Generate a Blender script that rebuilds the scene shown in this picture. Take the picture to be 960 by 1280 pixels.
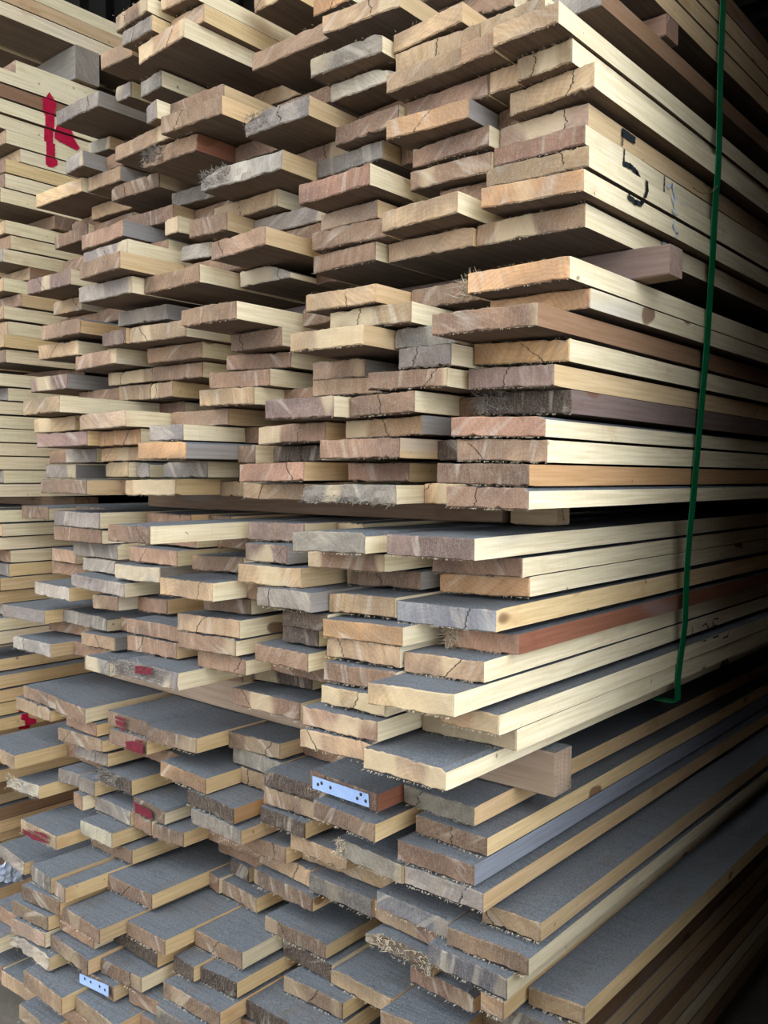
import bpy, math, random
from mathutils import Matrix, Vector, noise
for o in list(bpy.data.objects): bpy.data.objects.remove(o)
scene = bpy.context.scene
COL = scene.collection

# ------------------------------------------------------------------ camera
CAM = [0.48662, -0.83041, 0.93971]
ROT = [[0.76044, 0.649379, 0.006143], [0.031834, -0.027826, -0.999106], [-0.648627, 0.759956, -0.041832]]          # rows: image right, image down, forward (world axes)
F = 1098.41              # focal length in pixels of the 960x1280 frame
cd = bpy.data.cameras.new('camera')
cd.sensor_fit = 'VERTICAL'; cd.sensor_height = 36.0; cd.lens = F / 1280 * 36.0
cd.clip_start = 0.01
camera = bpy.data.objects.new('camera', cd); COL.objects.link(camera)
R = ROT
camera.matrix_world = Matrix(((R[0][0], -R[1][0], -R[2][0], CAM[0]),
                              (R[0][1], -R[1][1], -R[2][1], CAM[1]),
                              (R[0][2], -R[1][2], -R[2][2], CAM[2]), (0, 0, 0, 1)))
scene.camera = camera

# ------------------------------------------------------------------ daylight
world = bpy.data.worlds.new('overcast_sky'); scene.world = world
world.use_nodes = True
bg = world.node_tree.nodes['Background']
bg.inputs['Color'].default_value = (0.86, 0.94, 1.0, 1)
bg.inputs['Strength'].default_value = 3.9
vs = scene.view_settings
vs.view_transform = 'Standard'; vs.look = 'None'; vs.gamma = 1.0
vs.use_curve_mapping = False
vs.exposure = 0.15

# ------------------------------------------------------------------ node helpers
def srgb(r, g, b):
    f = lambda c: (c/12.92 if c <= .04045 else ((c+.055)/1.055)**2.4)
    return (f(r/255), f(g/255), f(b/255), 1.0)

class Mat:
    def __init__(self, name, rough=0.9):
        self.m = bpy.data.materials.new(name); self.m.use_nodes = True
        self.t = self.m.node_tree; self.n = self.t.nodes; self.l = self.t.links
        self.b = self.n['Principled BSDF']; self.b.inputs['Roughness'].default_value = rough
        self.b.inputs['Specular IOR Level'].default_value = 0.15
    def node(self, ty, **kw):
        x = self.n.new(ty)
        for k, v in kw.items(): setattr(x, k, v)
        return x
    def put(self, sock, v):
        if isinstance(v, bpy.types.NodeSocket): self.l.new(v, sock)
        else: sock.default_value = v
    def math(self, op, a, b=0.0, c=0.0, clamp=False):
        x = self.node('ShaderNodeMath', operation=op); x.use_clamp = clamp
        self.put(x.inputs[0], a); self.put(x.inputs[1], b)
        if op in ('MULTIPLY_ADD', 'SMOOTH_MIN', 'COMPARE'): self.put(x.inputs[2], c)
        return x.outputs[0]
    def vmath(self, op, a, b):
        x = self.node('ShaderNodeVectorMath', operation=op)
        self.put(x.inputs[0], a); self.put(x.inputs[1], b)
        return x.outputs['Value'] if op in ('LENGTH', 'DOT_PRODUCT') else x.outputs[0]
    def noise(self, vec, scale, detail=3, rough=.55, dist=0.0):
        x = self.node('ShaderNodeTexNoise'); self.put(x.inputs['Vector'], vec)
        x.inputs['Scale'].default_value = scale; x.inputs['Detail'].default_value = detail
        x.inputs['Roughness'].default_value = rough; x.inputs['Distortion'].default_value = dist
        return x.outputs['Fac']
    def mix(self, fac, a, b, mode='MIX'):
        x = self.node('ShaderNodeMix', data_type='RGBA', blend_type=mode)
        self.put(x.inputs[0], fac); self.put(x.inputs[6], a); self.put(x.inputs[7], b)
        return x.outputs[2]
    def step(self, v, lo, hi, a=0.0, b=1.0):
        x = self.node('ShaderNodeMapRange', interpolation_type='SMOOTHSTEP')
        self.put(x.inputs[0], v); x.inputs[1].default_value = lo; x.inputs[2].default_value = hi
        x.inputs[3].default_value = a; x.inputs[4].default_value = b
        return x.outputs[0]
    def bump(self, h, strength=.4, dist=.001):
        x = self.node('ShaderNodeBump'); x.inputs['Strength'].default_value = strength
        x.inputs['Distance'].default_value = dist; self.put(x.inputs['Height'], h)
        self.l.new(x.outputs[0], self.b.inputs['Normal'])
    def coords(self):
        """object coordinates shifted by a random vector for every object"""
        tc = self.node('ShaderNodeTexCoord'); oi = self.node('ShaderNodeObjectInfo')
        cx = self.node('ShaderNodeCombineXYZ')
        r = oi.outputs['Random']
        self.put(cx.inputs[0], self.math('MULTIPLY', r, 37.0)); self.put(cx.inputs[1], self.math('MULTIPLY', r, 11.3))
        self.put(cx.inputs[2], self.math('MULTIPLY', r, 71.0))
        self.obj = tc.outputs['Object']; self.rand = r; self.ocol = oi.outputs['Color']
        return self.vmath('ADD', self.obj, cx.outputs[0])
    def attr(self, name):
        a = self.node('ShaderNodeAttribute', attribute_type='OBJECT', attribute_name=name)
        return a.outputs['Color']
    def scaled(self, v, s): return self.vmath('MULTIPLY', v, s)
    def color(self, c): self.put(self.b.inputs['Base Color'], c)

def frac(M, r, k, add=0.0):
    return M.math('FRACT', M.math('MULTIPLY_ADD', r, k, add))

# end grain: blotchy heartwood, pale sapwood, arcs of growth rings, checks, saw fuzz
def mat_end():
    M = Mat('wood_end_grain', .95); v = M.coords(); r = M.rand
    base = M.ocol
    n1 = M.noise(v, 22, 4, .6); n2 = M.noise(v, 70, 3, .6); n3 = M.noise(v, 700, 2, .7)
    n0 = M.noise(M.scaled(v, (1, .3, 1.3)), 10, 3, .5)
    c = M.mix(M.step(n0, .36, .64), M.mix(1.0, base, (.60, .58, .60, 1), 'MULTIPLY'), M.mix(1.0, base, (1.22, 1.15, 1.06, 1), 'MULTIPLY'))
    c = M.mix(M.step(n1, .38, .70, 0, .55), c, M.mix(1.0, base, (.78, .68, .58, 1), 'MULTIPLY'))
    # slanting streaks of the grain
    sp = M.node('ShaderNodeVectorRotate', rotation_type='Y_AXIS'); M.put(sp.inputs['Vector'], v)
    M.put(sp.inputs['Angle'], M.math('MULTIPLY_ADD', frac(M, r, 33.3), 2.4, -1.2))
    streak = M.noise(M.scaled(sp.outputs[0], (1, .1, .10)), 150, 3, .6)
    c = M.mix(M.step(streak, .40, .66, 0, .42), c, M.mix(1.0, base, (.58, .51, .46, 1), 'MULTIPLY'))
    pale = M.noise(M.scaled(sp.outputs[0], (1, .1, .16)), 75, 2, .5)
    c = M.mix(M.step(pale, .56, .74, 0, .42), c, srgb(196, 184, 168))
    # growth rings about a random pith
    cx = M.node('ShaderNodeCombineXYZ')
    M.put(cx.inputs[0], M.math('MULTIPLY_ADD', frac(M, r, 17.3), .16, -.08))
    M.put(cx.inputs[2], M.math('MULTIPLY_ADD', frac(M, r, 51.7), .30, -.15))
    flat = M.scaled(M.obj, (1, 0, 1))
    rr = M.vmath('LENGTH', M.vmath('ADD', flat, cx.outputs[0]), (0, 0, 0))
    ring = M.math('SINE', M.math('MULTIPLY_ADD', rr, 1150.0, M.math('MULTIPLY', n1, 26.0)))
    c = M.mix(M.math('MULTIPLY', M.step(ring, -.2, .9), .13), c, (.11, .07, .045, 1))
    # saw marks across the end
    saw = M.noise(M.scaled(v, (1, 0, .18)), 420, 1, .5)
    c = M.mix(M.math('MULTIPLY', M.step(saw, .45, .7), .10), c, (.55, .46, .36, 1))
    # sapwood
    lowf = M.noise(M.scaled(v, (1, .2, .35)), 13, 1, .4)
    thr = M.math('MULTIPLY_ADD', frac(M, r, 91.1), .30, .50)
    sap = M.step(M.math('SUBTRACT', lowf, thr), -.01, .05)
    sa = M.node('ShaderNodeAttribute', attribute_type='OBJECT', attribute_name='sapwood')
    c = M.mix(M.math('MULTIPLY', sap, sa.outputs['Fac']), c, srgb(206, 184, 148))
    # pale dust and fuzz
    c = M.mix(M.step(n2, .58, .78, 0, .30), c, srgb(160, 150, 142))
    c = M.mix(M.step(n3, .45, .75, .0, .22), c, (.60, .52, .43, 1))
    # drying checks: thin dark wandering lines on some boards
    sx = M.node('ShaderNodeSeparateXYZ'); M.put(sx.inputs[0], M.obj)
    zig = M.noise(M.scaled(v, (.12, 0, 1)), 60, 4, .7)
    lean = M.math('MULTIPLY', sx.outputs[2], M.math('MULTIPLY_ADD', frac(M, r, 61.3), 2.4, -1.2))
    xc = M.math('ADD', M.math('MULTIPLY_ADD', frac(M, r, 23.9), .08, -.04), M.math('ADD', lean, M.math('MULTIPLY_ADD', zig, .030, -.015)))
    d = M.math('ABSOLUTE', M.math('SUBTRACT', sx.outputs[0], xc))
    crack = M.math('MULTIPLY', M.step(d, .0004, .0011, 1, 0), M.step(frac(M, r, 7.7), .62, .63))
    crack = M.math('MULTIPLY', crack, M.step(zig, .36, .46))
    c = M.mix(M.math('MULTIPLY', crack, .85), c, (.02, .013, .01, 1))
    M.color(c)
    h = M.math('ADD', M.math('MULTIPLY', n3, .6), M.math('MULTIPLY', saw, .5))
    h = M.math('SUBTRACT', M.math('ADD', h, M.math('MULTIPLY', n2, .8)), M.math('MULTIPLY', crack, 2.0))
    M.bump(h, .7, .0016)
    return M.m

# long narrow edge: cream sapwood with lengthwise grain, stain and grey weathering
def mat_side():
    M = Mat('wood_long_edge', .85); v = M.coords(); r = M.rand
    base = M.attr('side_tone')
    g1 = M.noise(M.scaled(v, (1, .035, 1)), 260, 3, .6); n1 = M.noise(M.scaled(v, (1, .5, 1)), 16, 4, .6)
    saw = M.noise(M.scaled(v, (.05, 1, .10)), 330, 1, .5)
    c = M.mix(M.step(g1, .3, .7), M.mix(1.0, base, (.86, .82, .74, 1), 'MULTIPLY'), M.mix(1.0, base, (1.05, 1.05, 1.05, 1), 'MULTIPLY'))
    c = M.mix(M.step(n1, .58, .74, 0, .5), c, M.mix(1.0, base, (.66, .50, .38, 1), 'MULTIPLY'))
    grey = M.noise(M.scaled(v, (1, .25, 1)), 9, 2, .5)
    c = M.mix(M.step(grey, .60, .72, 0, .45), c, srgb(168, 164, 166))
    c = M.mix(M.step(saw, .55, .80, 0, .09), c, srgb(150, 128, 100))
    spot = M.noise(v, 60, 1, .5)
    c = M.mix(M.step(spot, .76, .80, 0, .6), c, srgb(92, 66, 46))
    kn = M.noise(M.scaled(v, (1, .55, 1)), 17, 1, .4)
    c = M.mix(M.step(kn, .735, .765, 0, .8), c, srgb(112, 74, 50))
    M.color(c)
    M.bump(M.math('ADD', M.math('MULTIPLY', g1, .8), M.math('MULTIPLY', saw, .5)), .35, .0008)
    return M.m

# wide faces: brown planed wood under yard dust (top) / bare (underside)
def mat_face(name, dust):
    M = Mat(name, .95); v = M.coords(); r = M.rand
    base = M.attr('face_tone')
    g1 = M.noise(M.scaled(v, (1, .03, 1)), 190, 3, .6); n1 = M.noise(M.scaled(v, (1, .4, 1)), 14, 4, .6)
    c = M.mix(M.step(g1, .3, .7), M.mix(1.0, base, (.72, .70, .68, 1), 'MULTIPLY'), base)
    c = M.mix(M.step(n1, .5, .7, 0, .5), c, M.mix(1.0, base, (.62, .55, .5, 1), 'MULTIPLY'))
    fine = M.noise(v, 520, 2, .7)
    if dust:
        dn = M.noise(M.scaled(v, (1, .5, 1)), 35, 4, .65)
        dc = M.mix(M.step(fine, .3, .7), srgb(90, 94, 99), srgb(126, 130, 136))
        c = M.mix(M.step(dn, .25, .52, .62, .96), c, dc)
        saw = M.noise(M.scaled(v, (.06, 1, 1)), 240, 1, .5)
        c = M.mix(M.step(saw, .5, .7, 0, .22), c, srgb(72, 74, 78))
        M.bump(M.math('ADD', fine, saw), .5, .0012)
    else:
        c = M.mix(M.step(fine, .45, .7, 0, .2), c, srgb(150, 138, 124))
        M.bump(g1, .4, .0008)
    M.color(c)
    return M.m

M_END = mat_end(); M_SIDE = mat_side(); M_TOP = mat_face('wood_dusty_top', True); M_BOT = mat_face('wood_underside', False)

def simple(name, col, rough=.8, var=.15, scale=60, metal=0.0, spec=.2):
    M = Mat(name, rough); v = M.coords(); n = M.noise(v, scale, 3, .6)
    d = tuple(c*(1-var) for c in col[:3])+(1,)
    M.color(M.mix(M.step(n, .3, .7), d, col)); M.b.inputs['Metallic'].default_value = metal
    M.b.inputs['Specular IOR Level'].default_value = spec
    M.bump(n, .15, .001)
    return M.m
M_RED = simple('red_spray_paint', srgb(196, 24, 66), .75, .25, 90)
M_DRED = simple('dark_red_spray_paint', srgb(112, 36, 48), .9, .35, 140)
M_BLACK = simple('black_marker', srgb(38, 42, 48), .8, .3, 200)
M_CHALK = simple('white_chalk', srgb(205, 214, 226), .9, .2, 200)
M_STRAP = simple('green_strapping', srgb(10, 118, 74), .45, .18, 120, 0, .4)
M_PLATE = simple('zinc_plate', srgb(160, 184, 228), .5, .10, 150, .15, .4)
M_NAIL = simple('nail_hole_dark', srgb(58, 54, 58), .7, .3, 300)
M_FIBRE = simple('wood_fibre', srgb(206, 190, 164), .9, .2, 400)
M_FILM = simple('plastic_film', srgb(214, 226, 250), .3, .15, 60, 0, .5)
M_TWINE = simple('twine', srgb(150, 132, 100), .9, .2, 300)
M_BEAM = None

def mat_ground():
    M = Mat('trodden_yard_ground', .95); v = M.coords()
    n = M.noise(v, 3, 5, .6); f = M.noise(v, 60, 3, .6)
    c = M.mix(M.step(n, .3, .7), srgb(92, 85, 77), srgb(120, 112, 102))
    M.color(M.mix(M.step(f, .5, .75, 0, .5), c, srgb(98, 90, 80))); M.bump(f, .4, .004)
    return M.m
def mat_sheet():
    M = Mat('dark_corrugated_sheet', .7); v = M.coords()
    n = M.noise(v, 4, 4, .6)
    M.color(M.mix(M.step(n, .3, .7), srgb(34, 31, 30), srgb(50, 46, 42)))
    return M.m

# ------------------------------------------------------------------ object helpers
def link(name, me, parent=None, mats=(), loc=None):
    o = bpy.data.objects.new(name, me); COL.objects.link(o)
    for m in mats: me.materials.append(m)
    if loc: o.location = loc
    if parent is not None:
        o.parent = parent
    return o
def mesh(name, vs_, fs):
    me = bpy.data.meshes.new(name); me.from_pydata(vs_, [], fs); me.update(); return me
def boxdata(x0, x1, y0, y1, z0, z1):
    v = [(x0,y0,z0),(x1,y0,z0),(x1,y1,z0),(x0,y1,z0),(x0,y0,z1),(x1,y0,z1),(x1,y1,z1),(x0,y1,z1)]
    f = [(0,3,2,1),(4,5,6,7),(0,1,5,4),(1,2,6,5),(2,3,7,6),(3,0,4,7)]
    return v, f
def tag(o, label, cat, group=None, kind=None):
    o['label'] = label
    if cat: o['category'] = cat
    if group: o['group'] = group
    if kind: o['kind'] = kind
    return o

# ------------------------------------------------------------------ the shed
def corrugated(name, p0, u, v, n, depth, pitch, mat):
    """a sheet from p0 spanned by vectors u (corrugated) and v, normal n"""
    p0, u, v, n = map(Vector, (p0, u, v, n)); k = max(4, int(u.length/pitch*4))
    vs_, fs = [], []
    for i in range(k+1):
        a = p0 + u*(i/k) + n*(depth*math.sin(i*math.pi/2))
        vs_ += [tuple(a), tuple(a+v)]
    for i in range(k): fs.append((2*i, 2*i+1, 2*i+3, 2*i+2))
    return link(name, mesh(name, vs_, fs), None, [mat])
SHEET = mat_sheet(); GROUND = mat_ground()
v, f = boxdata(-9, 9, -12, 7, -.08, 0)
fl = link('floor', mesh('floor', v, f), None, [GROUND]); fl['kind'] = 'structure'; fl['label'] = 'trodden grey earth floor of the timber shed'
ce = corrugated('ceiling', (-9, -1.15, 3.0), (0, 8.0, 0), (10.5, 0, .0), (0, 0, 1), .02, .16, SHEET)
ce['kind'] = 'structure'; ce['label'] = 'dark corrugated sheet roof over the stacks'
wr = corrugated('wall_right', (.212, .155, 0), (0, 6.445, 0), (0, 0, 3.0), (1, 0, 0), .008, .09, SHEET)  # added out of view so daylight falls off quickly down the aisle
wr['kind'] = 'structure'; wr['label'] = 'unseen dark sheet wall added to shade the aisle beside the stack'
wl = corrugated('wall_left', (-2.05, -.35, 0), (0, 6.95, 0), (0, 0, 3.0), (1, 0, 0), .012, .09, SHEET)  # added to stop bright sky leaking through gaps in the left stack
wl['kind'] = 'structure'; wl['label'] = 'dark sheet wall added to block the sky beyond the left stack'
wb = corrugated('wall_back', (-9, 6.6, 0), (9.4, 0, 0), (0, 0, 3.0), (0, 1, 0), .012, .09, SHEET)
wb['kind'] = 'structure'; wb['label'] = 'dark sheet wall behind the stacks'

# low timber pile added outside the picture to keep light off the aisle
low = bpy.data.objects.new('timber_pile', None); COL.objects.link(low); low.location = (.575, 1.0, 0)
PILE = []
# ------------------------------------------------------------------ boards
TONE = dict(tan=(180,154,124), brown=(145,119,100), dark=(90,77,69), grey=(148,141,134), orange=(188,150,112),
            pink=(172,149,130), red=(147,116,99), purple=(134,113,106), white=(204,196,184), slate=(128,129,137),
            pale=(188,184,160), rough=(150,135,117), splinter=(146,139,134))
ADJ = dict(tan='tan', brown='brown', dark='dark brown', grey='weathered grey', orange='orange tan', pink='pinkish tan', red='reddish brown',
           purple='purplish brown', white='whitish', slate='slate grey', pale='pale greenish', rough='rough barky', splinter='splintered grey')
SIDE = dict(cream=(238,222,190), tan=(208,180,142), brown=(146,114,90), red=(150,98,78), grey=(156,150,148), peach=(222,188,146), orange=(188,148,108), lavender=(150,154,168), plum=(126,108,104), honey=(228,198,152))
SIDES = dict(n33='brown', n103='plum', n130='orange', n102='tan', m50='red', n67='red', n43='tan', n45='tan', n48='tan', l9='red', l1='peach',
             l2='honey', l3='lavender', l4='peach', l5='tan', l6='cream', l7='cream', l8='honey', l39='orange', l43='peach', l26='honey', m76='tan', n140='grey', n24='tan',
             l60='grey', m45='grey', n91='grey', n64='grey', n60='grey', n128='peach', m22='cream', m33='tan', n46='tan', n49='brown', n4='tan', m41='honey')
for _i in 'n1 n2 n3 n5 n6 n7 n8 n31 n32 n101 n106 n127 n131 m11 m21 m31 m52 m53 m54 m55 m56 n25 n28'.split(): SIDES.setdefault(_i, 'cream')
ORD = ['', 'first', 'second', 'third', 'fourth', 'fifth', 'sixth', 'seventh', 'eighth', 'ninth', 'tenth', 'eleventh', 'twelfth',
       'thirteenth', 'fourteenth', 'fifteenth', 'sixteenth', 'seventeenth', 'eighteenth', 'nineteenth', 'twentieth']
TIERN = dict(U0='topmost tier', U1='tier marked 5', U2='eye-level tier', M='tier above the bearer', L='dusty bottom stack')
GROUP = dict(U0='boards of the topmost tier', U1='boards of the tier marked 5', U2='boards of the eye-level tier', M='boards of the tier above the bearer', L='boards of the dusty bottom stack')

def board_mesh(name, x0, x1, zl, zr, t, length, rnd, rough=0.0, wane=None, nx=20, nz=3):
    """a plank lying along +Y with its sawn end at y=0; local origin at the middle of that end"""
    w = x1-x0; zc = (zl+zr)/2
    ph = [rnd.uniform(0, 6.28) for _ in range(12)]
    ys = [0.0, .0016, .012, .05, .12, .24, .42, .7, 1.1, length-.0016, length]
    top = nx; per = []
    for i in range(nx+1): per.append((i/nx, 0.0))
    for j in range(1, nz+1): per.append((1.0, j/nz))
    for i in range(nx-1, -1, -1): per.append((i/nx, 1.0))
    for j in range(nz-1, 0, -1): per.append((0.0, j/nz))
    NPER = len(per)
    skew = rnd.uniform(-.004, .004); cup = rnd.choice([0, 0, rnd.uniform(-.0012, .0012)])
    chips = [(rnd.random(), rnd.choice((0.0, 1.0)), rnd.uniform(.03, .06), rnd.uniform(.001, .003)) for _ in range(rnd.randint(0, 2))]
    def pos(u, q, y, inset):
        x = (u-.5)*w; z = (q-.5)*t + (zl-zc)*(1-2*u)
        # gentle wave of the sawn faces
        if q in (0.0, 1.0): z += (.0006*math.sin(9*u+ph[0]+q*3) + .0005*math.sin(y*14+ph[1]))*(1 if q == 1.0 else -1)*.5 - (.0004)*(1 if q == 1.0 else -1)
        if u in (0.0, 1.0): x += .0006*math.sin(y*11+ph[2]+u*2)*(1 if u == 1.0 else -1) - .0004*(1 if u == 1.0 else -1)
        z += cup*(1-(2*u-1)**2)*math.exp(-y/.25)
        if wane:
            side, cx, cz = wane
            uu = (1-u)*w if side == 'r' else u*w
            if q > .5 and uu < cx:
                lim = t*.5 - cz*(1-uu/cx)**1.5 + (zl-zc)*(1-2*u)
                z = min(z, lim)
        if q in (0.0, 1.0) and y < .011:
            for (cu, cq, cw, cdp) in chips:
                if cq == q and abs(u-cu) < cw: z += (cdp if q == 0.0 else -cdp)*(1-abs(u-cu)/cw)
            z += .0013*noise.noise(Vector((u*w*210+ph[7]*9, q*5, ph[8])))
        if inset:
            k = .0013 + .0005*math.sin(23*u+5*q+ph[3])
            x -= math.copysign(min(k, abs(x)), u-.5) if abs(u-.5) > .49 else 0
            z -= math.copysign(k, q-.5) if q in (0.0, 1.0) else 0
        return x, z
    vs_, fs, mi = [], [], []
    for r_, y in enumerate(ys):
        for (u, q) in per:
            x, z = pos(u, q, y, r_ in (0, len(ys)-1))
            yy = y
            if r_ < 2: yy += skew*(u-.5)*2 + rough*noise.noise(Vector((u*w*60+ph[4], q*2.0+ph[5], ph[6]*3)))
            vs_.append((x, yy, z))
    for r_ in range(len(ys)-1):
        for i in range(NPER):
            j = (i+1) % NPER
            a, b = per[i], per[j]
            fs.append((r_*NPER+i, r_*NPER+j, (r_+1)*NPER+j, (r_+1)*NPER+i))
            if a[1] == 0.0 and b[1] == 0.0: mi.append(3)
            elif a[1] == 1.0 and b[1] == 1.0: mi.append(2)
            else: mi.append(1)
            if r_ == 0: mi[-1] = 0
    # end faces as grids
    idx = {}
    for i, p in enumerate(per): idx[(round(p[0]*nx), round(p[1]*nz))] = i
    for i in range(1, nx):
        for j in range(1, nz):
            u, q = i/nx, j/nz
            x, z = pos(u, q, 0, False)
            yy = skew*(u-.5)*2 + (rough+.0004)*noise.noise(Vector((u*w*60+ph[4], q*2.0+ph[5], ph[6]*3+1)))
            idx[(i, j)] = len(vs_); vs_.append((x, yy, z))
    for i in range(nx):
        for j in range(nz):
            fs.append((idx[(i, j)], idx[(i+1, j)], idx[(i+1, j+1)], idx[(i, j+1)])); mi.append(0)
    base = (len(ys)-1)*NPER
    fs.append(tuple(base+i for i in range(NPER-1, -1, -1))); mi.append(0)
    # orientation: front face normal must look to -Y
    me = mesh(name, vs_, fs)
    for p, m in zip(me.polygons, mi): p.material_index = m
    return me

def fibres(par, rnd, x0, x1, zl, zr, t, n):
    """torn saw fibres hanging from the edges of the sawn end"""
    vs_, fs = [], []
    w = x1-x0; zc = (zl+zr)/2
    for _ in range(n):
        u = rnd.random(); x = (u-.5)*w
        zz = (zl-zc)*(1-2*u)
        bottom = rnd.random() < .7
        z = zz + (-t/2 if bottom else t/2)*.97
        L = rnd.uniform(.002, .006)*(1.6 if rnd.random() < .12 else 1)
        a = rnd.uniform(-.9, .9); s = .00022+rnd.random()*.0003
        dx, dz, dy = L*math.sin(a), (-1 if bottom else .8)*L*math.cos(a)*rnd.uniform(.2, 1), -rnd.uniform(.0, .004)
        dz = max(dz, -.0020) if bottom else min(dz, .0016)
        k = len(vs_)
        vs_ += [(x-s, .0005, z), (x+s, .0005, z), (x+dx*.6+s*.6, dy*.6, z+dz*.6), (x+dx*.6-s*.6, dy*.6, z+dz*.6), (x+dx, dy, z+dz)]
        fs += [(k, k+1, k+2, k+3), (k+3, k+2, k+4)]
    o = link('wood_fibres', mesh('wood_fibres', vs_, fs), par, [M_FIBRE]); o['kind'] = 'stuff'
    return o

def fray(idn, u0, u1, n, L0, L1, top=True, mat=None):
    """a torn, splintered stretch of the sawn end: a mat of curled strands"""
    if idn not in BOARDS: return
    o, x0, x1, y, zl, zr, t = BOARDS[idn]; rnd = random.Random('fray'+idn); w = x1-x0; zc = (zl+zr)/2
    vs_, fs = [], []
    for _ in range(n):
        u = rnd.uniform(u0, u1); q = rnd.uniform(.15, 1.02) if top else rnd.uniform(-.02, .5)
        p = Vector(((u-.5)*w, rnd.uniform(-.003, .002), (q-.5)*t+(zl-zc)*(1-2*u)))
        d = Vector((rnd.uniform(-1, 1), rnd.uniform(-.9, .15), rnd.uniform(-.5, .7) if top else rnd.uniform(-1, .3))).normalized()
        L = rnd.uniform(L0, L1); r = rnd.uniform(.0002, .0007); bend = Vector((rnd.uniform(-1, 1), rnd.uniform(-.6, .2), rnd.uniform(-1, .6)))*.5
        k = len(vs_); side = d.orthogonal().normalized()
        for i in range(5):
            f_ = i/4; c = p+d*(L*f_)+bend*(L*f_*f_); e = r*(1-f_*.8)
            vs_ += [tuple(c-side*e), tuple(c+side*e)]
        for i in range(4): fs.append((k+2*i, k+2*i+1, k+2*i+3, k+2*i+2))
    q = link('torn_fibres', mesh('torn_fibres', vs_, fs), o, [mat or M_FIBRE]); q['kind'] = 'stuff'
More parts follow.
